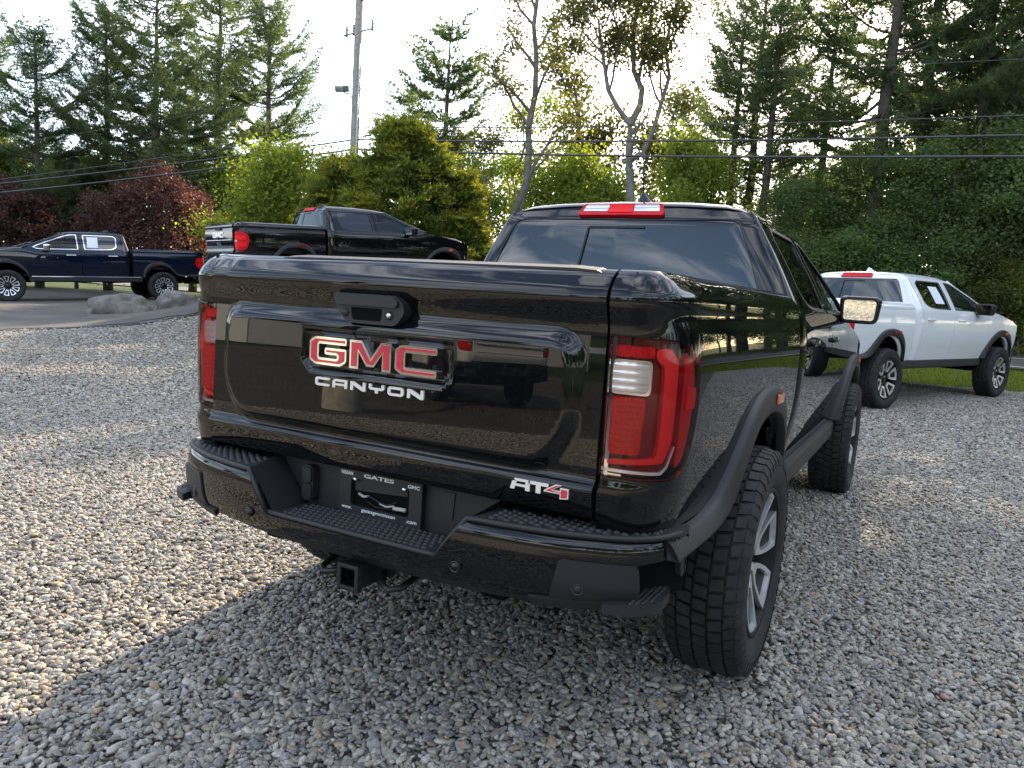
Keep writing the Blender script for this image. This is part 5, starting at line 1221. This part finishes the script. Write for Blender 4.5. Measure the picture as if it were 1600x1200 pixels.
# broadleaf trees and undergrowth
BL = {'maple': lambda: limb_tree(5, 9.0, None, .15, 3, (11, 5, 4), .18, .34, 46, .13, .40),
      'thin': lambda: limb_tree(6, 8.0, None, .09, 3, (9, 4, 3), .2, .28, 22, .12, .30),
      'bush': lambda: limb_tree(7, 5.0, None, .07, 3, (10, 5, 4), .05, .42, 52, .12, .36, angle=.9)}
def bl(nm, key, px, top, D, H, rz, leafm, lab, wide=1.0, cat='tree', group='broadleaf trees across the road'):
    s = top_scale(px, top, D, H); return plant(nm, key, BL[key], spot(px, D), rz, s*wide, 'bark_grey', leafm, lab, cat, group, sz=s)
for (k, px, top, D, rz, lm, wide, lab) in (
    ('thin', 735, 165, 30, .4, 'leaf_olive', 1.0, 'thin rusty-leaved tree between golden cypress and leaning tree'),
    ('thin', 765, 215, 28, 2.2, 'leaf_light', 1.0, 'light green sapling beside the leaning tree'),
    ('thin', 700, 190, 33, 4.0, 'leaf_olive', 1.0, 'sparse reddish sapling behind the golden cypress'),
    ('thin', 880, 60, 37, 3.3, 'leaf_olive', 1.0, 'airy tree glowing in the low sun behind the leaning tree'),
    ('thin', 780, 120, 39, 5.3, 'leaf_light', 1.1, 'airy light green tree deep behind the leaning tree'),
    ('thin', 1050, 90, 37, .9, 'leaf_olive', 1.1, 'airy tree glowing behind the right limb of the forked tree'),
    ('bush', 870, 250, 31, 1.0, 'leaf_light', 1.0, 'low bright bush between leaning tree and forked tree'),
    ('bush', 925, 282, 30, 2.0, 'leaf_light', .9, 'low bright bush left of the forked tree'),
    ('thin', 905, 190, 36, 1.4, 'leaf_olive', 1.1, 'thin sunlit tree in the gap left of the forked tree'),
    ('bush', 1068, 225, 29, 3.1, 'leaf_light', .8, 'round light green bush right of the forked tree'),
    ('bush', 428, 240, 26.5, .2, 'leaf_light', 1.0, 'bright yellow-green tree between purple shrub and golden cypress'),
    ('bush', 375, 265, 34, 2.6, 'leaf_light', 1.0, 'green tree behind the raised black pickup bed'),
    ('bush', 120, 250, 37, 1.2, 'leaf_dark', 1.2, 'dark leafy tree between the purple shrubs'),
    ('bush', 20, 235, 39, 5.0, 'leaf_light', 1.3, 'sunlit tree behind the left purple shrub'),
    ('maple', 250, 215, 39, 2.0, 'leaf_dark', 1.3, 'broad dark tree behind the big purple shrub'),
    ('maple', 520, 250, 38, 3.0, 'leaf_dark', 1.1, 'dark tree behind the foot of the utility pole'),
    ('maple', 1190, 275, 28.5, .6, 'leaf_dark', 1.1, 'dark leafy tree above the black pickup cab corner'),
    ('maple', 1300, 260, 29.5, 2.4, 'leaf_dark', 1.25, 'dense dark tree above the black pickup door mirror'),
    ('maple', 1420, 235, 28.5, 4.2, 'leaf_dark', 1.25, 'dense dark tree right above the white pickup roof'),
    ('maple', 1530, 190, 29.5, 5.5, 'leaf_dark', 1.25, 'dense dark tree above the white pickup hood'),
    ('maple', 1640, 150, 28.0, 1.1, 'leaf_dark', 1.2, 'dense dark tree by the bend of the road'),
    ('maple', 1360, 230, 37, 3.4, 'leaf_dark', 1.3, 'dark tree filling the woods behind the massive pine'),
    ('thin', 1490, 60, 37, .3, 'leaf_light', 1.1, 'tall tree deep in the woods above the white pickup'),
    ('maple', 1240, 250, 39, 1.7, 'leaf_olive', 1.3, 'tree deep in the woods behind the row of thin pines'),
    ('thin', 1600, 80, 36, 2.9, 'leaf_light', 1.2, 'tall tree deep in the woods by the bend'),
    ('maple', 1740, 100, 30, 2.9, 'leaf_dark', 1.3, 'dense dark tree past the bend of the road'),
    ('bush', 1240, 380, 27.5, 2.0, 'leaf_dark', 1.3, 'low dark bush behind the black pickup cab'),
    ('bush', 1330, 375, 27.5, 4.0, 'leaf_dark', 1.4, 'low dark bush behind the white pickup rear window'),
    ('bush', 1450, 370, 27.8, 1.0, 'leaf_dark', 1.4, 'low dark bush behind the white pickup cab'),
    ('bush', 1545, 400, 27.3, 3.0, 'leaf_olive', 1.2, 'low pale bush in front of the white pickup nose'),
    ('bush', 1600, 420, 27.0, 5.0, 'leaf_light', 1.1, 'low yellow-green bush at the road verge'),
    ('bush', 1690, 380, 27.0, 5.9, 'leaf_dark', 1.3, 'low dark bush past the bend of the road')):
    H = {'maple': 9.0, 'thin': 8.0, 'bush': 5.0}[k]; bl('leafy_tree' if k != 'bush' else 'leafy_bush', k, px, top, D, H, rz, lm, lab, wide, 'tree' if k != 'bush' else 'bush')
# woods carrying on to the right, beyond the frame, where the truck's side mirrors them
for i, (x, y) in enumerate(((17, 25), (21, 21), (25, 18), (28, 13), (31, 9), (32, 4), (35, -1), (33, -7), (36, -13), (30, -16), (24, 27), (34, 15), (8, 29.5), (11.5, 28), (14.8, 26), (18, 24), (21, 21.5), (9.5, 33), (15, 31))):
    k = ('maple', 'pine0', 'maple', 'pine1')[i % 4] if i < 12 else 'maple'; lab = 'broadleaf tree in the woods beside the lot, mirrored in the truck side' if k == 'maple' else 'pine in the woods beside the lot, mirrored in the truck side'
    plant('leafy_tree' if k == 'maple' else 'pine_tree', k, BL['maple'] if k == 'maple' else PN[int(k[-1])], (x, y), i*1.3, 1.25 if k == 'maple' else .9, 'bark_grey' if k == 'maple' else 'bark_pine', 'leaf_dark' if k == 'maple' else 'pine_needles', lab, 'tree' if k == 'maple' else 'pine tree', 'broadleaf trees mirrored in the truck side' if k == 'maple' else 'pines mirrored in the truck side')
for i in range(13):
    a = R_(2+i*6.2); r = 38+3*(i % 3); plant('leafy_bush', 'bush', BL['bush'], (CAM[0]+r*math.sin(a), CAM[1]+r*math.cos(a)), i*.9, 1.9, 'bark_grey', 'leaf_dark', 'tall bush closing the wood edge, mirrored low in the truck side', 'bush', 'bushes mirrored in the truck side')
# purple-leaved round shrubs
def shrub_geo(seed, w, h, n=420, per=100, leaf=.095):
    rng = np.random.default_rng(seed); cl = []
    while len(cl) < n:
        d = unit(rng.normal(size=(1, 3)))[0]
        if d[2] < -.25: continue
        k = rng.uniform(.72, 1.0)*(1+.08*math.sin(d[0]*5+seed)+.08*math.sin(d[2]*7+d[1]*4)+.05*math.sin(d[0]*11+d[2]*9)); cl.append((d[0]*w*.5*k, d[1]*w*.5*k, h*.42+d[2]*h*.56*k))
    V, F, ti = blob_leaves(seed, cl, per, .17, leaf)
    st = []
    for i in range(9):
        a = 6.283*i/9; st.append(tube_geo([(0, 0, 0), (w*.16*math.cos(a), w*.16*math.sin(a), h*.3), (w*.36*math.cos(a), w*.36*math.sin(a), h*.7)], [.05, .03, .01], 5, False))
    return join_geo(st), (V, F, ti)
def shrub(px0, px1, top, D, seed, label):
    c = spot((px0+px1)/2, D); p = at((px0+px1)/2, top, D); depth = float((p-CAM)@AX_F); w = 1.02*(px1-px0)*depth/FPX/math.cos(math.atan(((px0+px1)/2-800)/FPX)); h = p[2]-tz(*c)
    plant('purple_shrub', 'shrub%d' % seed, lambda: shrub_geo(seed, w, h), c, seed, 1, 'bark_grey', 'leaf_purple', label, 'shrub', 'purple-leaved shrubs', sink=.05)
shrub(152, 340, 262, 30.5, 1, 'large round purple-leaved shrub behind the tail of the navy pickup')
shrub(-80, 84, 280, 33.0, 2, 'purple-leaved shrub behind the navy pickup hood')
# golden cypress: fans of drooping fronds on a cone
def cypress_geo(seed, H, w, nbr=170):
    rng = np.random.default_rng(seed); C, D, TI, parts = [], [], [], [tube_geo([(0, 0, 0), (0, 0, H*.5), (0, 0, H*.92)], [.18, .1, .02], 8)]
    for i in range(nbr):
        f = ((i+rng.random())/nbr)**.85; z0 = H*f*.90; a = i*2.39996+rng.normal(0, .25); R = w*.5*(1-f)**.70*(.60+.40*min(1, f*4+.3))*rng.uniform(.78, 1.16)+.12
        el = rng.uniform(.25, .75)+.5*f; dh = np.array([math.cos(a), math.sin(a), 0]); ts = np.linspace(0, 1, 7); P = np.array([0, 0, z0])+np.outer(ts, dh)*R+np.c_[0*ts, 0*ts, R*(math.tan(min(el, 1.1))*ts*.55-.10*ts**2)]
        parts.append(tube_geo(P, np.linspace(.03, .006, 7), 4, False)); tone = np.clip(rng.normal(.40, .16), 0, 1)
        for j in range(int(9+R*8)):
            t = 1-rng.random()**1.5*.62; q = np.array([np.interp(t, ts, P[:, k]) for k in range(3)])+rng.normal(0, .09, 3); d = unit((dh*.8+np.array([0, 0, rng.normal(.45, .3)])+rng.normal(0, .45, 3))[None])[0]; L = rng.uniform(.22, .50); m = 7
            sd = unit(np.cross(d, np.array([0, 0, 1.0]))[None])[0]
            for s in range(3):
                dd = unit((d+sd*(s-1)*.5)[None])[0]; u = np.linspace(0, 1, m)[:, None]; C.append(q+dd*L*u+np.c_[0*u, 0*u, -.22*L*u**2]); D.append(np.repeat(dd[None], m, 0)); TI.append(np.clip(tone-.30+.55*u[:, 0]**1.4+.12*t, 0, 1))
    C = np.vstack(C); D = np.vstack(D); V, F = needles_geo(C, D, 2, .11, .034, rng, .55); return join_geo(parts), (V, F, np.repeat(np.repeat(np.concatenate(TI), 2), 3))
def cypress(px, top, wpx, D, seed, leafm, label):
    c = spot(px, D); p = at(px, top, D); depth = float((p-CAM)@AX_F); h = p[2]-tz(*c); plant('golden_cypress', 'cyp%d' % seed, lambda: cypress_geo(seed, h, wpx*depth/FPX), c, 0, 1, 'bark_pine', leafm, label, 'conifer', 'garden conifers behind the raised black pickup', sink=.1)
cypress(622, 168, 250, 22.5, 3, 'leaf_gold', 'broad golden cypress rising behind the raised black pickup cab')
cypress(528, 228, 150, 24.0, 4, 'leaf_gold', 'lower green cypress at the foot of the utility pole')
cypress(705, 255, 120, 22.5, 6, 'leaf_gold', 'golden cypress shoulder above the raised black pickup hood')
# grass along the verge
def grass(poly_pts, n, hgt, seed, label):
    rng = np.random.default_rng(seed); P = np.array(poly_pts); lo, hi = P.min(0), P.max(0); Q = rng.uniform(lo, hi, (n*3, 2)); Q = Q[inside(poly_pts, Q)][:n]; m = len(Q); z = terr(Q[:, 0], Q[:, 1])-.035
    a = rng.uniform(0, 6.283, m); w = .012*rng.uniform(.6, 1.5, m); h = hgt*rng.uniform(.5, 1.5, m); lx, ly = rng.normal(0, .4, m)*h, rng.normal(0, .4, m)*h
    V = np.stack([np.c_[Q[:, 0]-w*np.cos(a), Q[:, 1]-w*np.sin(a), z], np.c_[Q[:, 0]+w*np.cos(a), Q[:, 1]+w*np.sin(a), z], np.c_[Q[:, 0]+lx, Q[:, 1]+ly, z+h]], 1).reshape(-1, 3)
    o = fast_mesh('grass', V, np.arange(3*m).reshape(-1, 3), MATS['leaf_light'], None, False, np.repeat(rng.uniform(.1, 1, m), 3)); tag(o, label, 'grass', kind='stuff')
grass([(-6, 17.0), GRASS_R[0], GRASS_R[1], GRASS_R[2], (12, 10.6), (14, 15.2), (4.2, 18.9), (-5, 21.1)], 26000, .09, 8, 'mown green grass strip between the gravel and the road')
grass([(-24, 20.2), (-13, 17.2), (-12, 22), (-26, 24.6)], 16000, .14, 9, 'bright grass behind the navy pickup')
grass([(-4, 28.8), (6.6, 26.6), (15.2, 23.2), (20, 20.6), (21, 23), (8, 30), (-3, 32)], 16000, .16, 10, 'rough grass along the wood edge beyond the road')
# ------------------------------------------------------------------ the other trucks
W15 = dict(key='w15', x=.945, yr=1.10, yf=4.845, R=.425, hw=.14, rr=.275, n=6, style='loop')
def place(o, k):
    x, y, z, rz, p, r = POSE[k]; o.location = (x, y, z); o.rotation_euler = (p, r, rz)
wt = build_pickup('pickup_truck', 'paint_white', dict(remap=S15, wheel=W15, black_mirror=True, sticker=1, sticker_poly=[(2.36, 1.40), (2.60, 1.40), (2.57, 1.64), (2.34, 1.64)]))
place(wt, 'white'); tag(wt, 'white crew-cab pickup with black flares parked on the gravel near the grass', 'pickup truck')
bk = build_pickup('pickup_truck', 'paint_black', dict(remap=S15, wheel=W15)); place(bk, 'black'); tag(bk, 'black crew-cab pickup raised on the bank in front of the golden cypress', 'pickup truck')
nv = build_pickup('pickup_truck', 'paint_navy', dict(remap=SHD, chrome=True, painted_rocker=True, sticker=-1, wheel=dict(key='whd', x=.955, yr=1.30, yf=5.33, R=.435, hw=.14, rr=.285, n=9, style='loop')))
place(nv, 'navy'); tag(nv, 'dark navy heavy-duty pickup with chrome window trim beside the boulders', 'pickup truck')
sv = build_pickup('pickup_truck', 'paint_silver', dict(remap=S15, wheel=W15, chrome=True))
p = at(-45, 395, 33); sv.location = (p[0], p[1], tz(p[0], p[1])); sv.rotation_euler = (0, 0, 2.5); tag(sv, 'silver pickup mostly hidden beyond the navy pickup windscreen', 'pickup truck')
# ------------------------------------------------------------------ utility pole and wires
pm('pole_wood', (.24, .215, .185), .85, var=.3, vscale=10, bump=.5, bscale=40)
pm('galvanised', (.35, .36, .37), .4, metal=.8, var=.15)
pm('porcelain', (.20, .19, .19), .35)
pm('wire', (.045, .045, .048), .3)
DP = 27.0; PB = at(553, 245, DP); px_, py_ = float(PB[0]), float(PB[1]); pz_ = tz(px_, py_)
zat = lambda x, y: float(at(x, y, DP)[2])
UP = empty('utility_pole', (px_, py_, pz_-.2)); tag(UP, 'tall wooden utility pole with floodlight and insulators', 'utility pole')
topz = zat(563, -60)-pz_
V, F = tube_geo([(0, 0, 0), (0, 0, 4), (0, 0, topz)], [.155, .145, .125], 14); mk('pole_shaft', V, F, MATS['pole_wood'], UP)
wdir = np.array([.985, -.17]); wn_ = np.array([wdir[1]*-1, wdir[0]])         # along the wires, across them
loc = lambda a, c, z: (wdir[0]*a+wn_[0]*c, wdir[1]*a+wn_[1]*c, z-pz_)
def bar(nm, a0, a1, z, r, mat, c=0.0, parent=UP): V, F = tube_geo([loc(a0, c, z), loc(a1, c, z)], r, 8); return mk(nm, V, F, MATS[mat], parent)
zt1, zt2 = zat(560, 40), zat(560, 5)
bar('cutout_bracket', -.75, .62, zt1, .028, 'galvanised')
for a in (-.70, .60, -.34):
    V, F = lathe_geo([(-.16, .02), (-.16, .05), (-.1, .03), (-.06, .055), (0, .03), (.04, .055), (.1, .03), (.16, .05), (.18, .02)], 10, 'z', *loc(a, .08, zt1+.14)); mk('fuse_cutout', V, F, MATS['porcelain'], UP)
V, F = tube_geo([loc(0, 0, zat(562, 2)+.25), loc(.9, -.05, zat(590, 5)+.12)], .05, 8); mk('cross_arm', V, F, MATS['pole_wood'], UP)
for (a, b, s) in ((-.72, .0, -1), (.58, .0, 1), (-.34, .0, -1)):
    P = [loc(a, .08, zt1+.7), loc(a, .08, zt1-.1), loc(a*1.05, .06, zt1-1.0), loc(a*.5, .05, zt1-1.7), loc(.08*s, .02, zt1-1.95)]
    V, F = tube_geo(P, .011, 6); mk('jumper_wire', V, F, MATS['wire'], UP)
zl = zat(530, 125)
V, F = tube_geo([loc(-.1, 0, zat(553, 150)), loc(-.28, -.02, zl-.15), loc(-.55, -.04, zl-.10), loc(-.66, -.05, zl)], .022, 8); mk('floodlight_arm', V, F, MATS['galvanised'], UP)
bm = bmesh.new(); box_bm(bm, -.24, .20, -.15, .15, -.10, .12, .05, 3); fl = bm_obj('floodlight', bm, MATS['galvanised'], UP, True); fl.location = loc(-.66, -.06, zl+.04); fl.rotation_euler = (.25, .12, -.2)
box('floodlight_glass', -.25, -.235, -.12, .12, -.07, .08, MATS['mirror_glass'], fl, .004)
V, F = tube_geo([loc(.16, -.05, pz_+.2), loc(.155, -.05, zat(556, 60))], .03, 8); mk('conduit', V, F, MATS['galvanised'], UP)
def wire(nm, pixr, pixl, zpole_px, r, label, sag=.5, dirr=(3.6, 18.2)):
    """from far right, past the pole, on to the next pole down the road"""
    rp = np.array([dirr[0], dirr[1]]); d = pray(1600, pixr); t = (math.hypot(rp[0]-CAM[0], rp[1]-CAM[1]))/math.hypot(d[0], d[1]); R0 = CAM+d*t; Pp = np.array([px_, py_, zat(553, zpole_px)])
    v = R0-Pp; E = Pp+v*2.2; dl = pray(*pixl); tl = 30.5/math.hypot(dl[0], dl[1]); Lf = CAM+dl*tl; Lf = Pp+(Lf-Pp)*1.45; ts = np.linspace(0, 1, 40)
    z1 = Pp[2]; zE = z1+(R0[2]-Pp[2])*2.2; A = np.c_[np.outer(1-ts, Pp)+np.outer(ts, E)]; s1 = 1/2.2; sagz = -4*sag*ts*(1-ts); A[:, 2] += sagz-np.interp(ts, [0, s1, 1], [0, -4*sag*s1*(1-s1), -4*sag*s1*(1-s1)])*0
    corr = 4*sag*s1*(1-s1); A[:, 2] += corr*ts/s1*(ts <= s1)+corr*(ts > s1)
    B = np.c_[np.outer(1-ts, Pp)+np.outer(ts, Lf)]; B[:, 2] += -4*sag*.25*ts*(1-ts)
    V, F = tube_geo(np.r_[B[::-1], A[1:]], r, 6); tag(mk(nm, V, F, MATS['wire']), label, 'wire')
wire('power_line', 244, (70, 289), 233, .030, 'thick lowest cable strung past the utility pole', .5)
wire('power_line', 211, (30, 279), 218, .026, 'middle black cable strung past the utility pole', .45)
wire('power_line', 180, (28, 271), 198, .014, 'thin upper cable strung past the utility pole', .55)
wire('power_line', 92, (60, 215), 133, .008, 'faint single wire high above the other cables', .3)
wire('power_line', -80, (380, 25), -20, .010, 'highest wire running to the top of the utility pole', .2)
# ------------------------------------------------------------------ what the paint mirrors: the lot behind the photographer
pm('concrete', (.42, .40, .35), .85, var=.25, vscale=8, bump=.3, bscale=60)
pm('metal_siding', (.42, .44, .46), .5, var=.08)
LPb = empty('lamp_post', (-5.6, -6.3, 0)); tag(LPb, 'dark lamp post on a round concrete base, mirrored in the black tailgate', 'lamp post')
V, F = lathe_geo([(-.2, .33), (.74, .33), (.80, .29), (.80, .001)], 32, 'z'); mk('concrete_base', V, F, MATS['concrete'], LPb)
box('post', -.10, .10, -.10, .10, .80, 3.4, MATS['steel_dark'], LPb, .012); box('lamp_head', -.22, .22, -.22, .22, 3.4, 3.75, MATS['steel_dark'], LPb, .05)
rp = build_pickup('pickup_truck', 'paint_white', dict(remap=S15, wheel=W15)); rp.location = (-4.4, -9.6, 0); rp.rotation_euler = (0, 0, 2.15); tag(rp, 'white pickup seen only as a reflection in the black tailgate', 'pickup truck')
BD = empty('sales_building', (-26, -30, 0), -.72); tag(BD, 'long low grey building mirrored at the edge of the tailgate', 'building')
box('wall', -14, 14, -5, 5, 0, 4.2, MATS['metal_siding'], BD, .02); box('roof', -14.4, 14.4, -5.4, 5.4, 4.2, 4.6, MATS['plastic'], BD, .05); box('garage_door', -10, -6, 4.98, 5.06, 0, 3.2, MATS['paint_white'], BD, .02)
for i in range(3): box('window', -3+i*4.5, -.4+i*4.5, 4.98, 5.04, 1.2, 2.8, MATS['trim_gloss'], BD, .02)
rng = random.Random(4)
for i, (x, y, s) in enumerate(((-34, -16, 1.0), (-20, -38, 1.1), (-11, -40, .9), (-3, -36, 1.0), (6, -38, 1.15), (13, -31, 1.2), (20, -27, 1.05), (-30, -27, 1.2), (27, -20, 1.2), (-38, -6, 1.1), (8, -27, 1.0), (12, -25, 1.0), (15.5, -23, 1.0), (19, -19, 1.0), (4, -30, 1.0))):
    k = ('maple', 'bush')[i % 3 == 2 or i > 9]; plant('leafy_tree', k, BL[k], (x, y), rng.uniform(0, 6), s*(1.0 if k == 'maple' else 1.7), 'bark_grey', 'leaf_dark', 'dark tree behind the photographer, seen only mirrored in black paint and glass', 'tree', 'trees mirrored in the black truck')
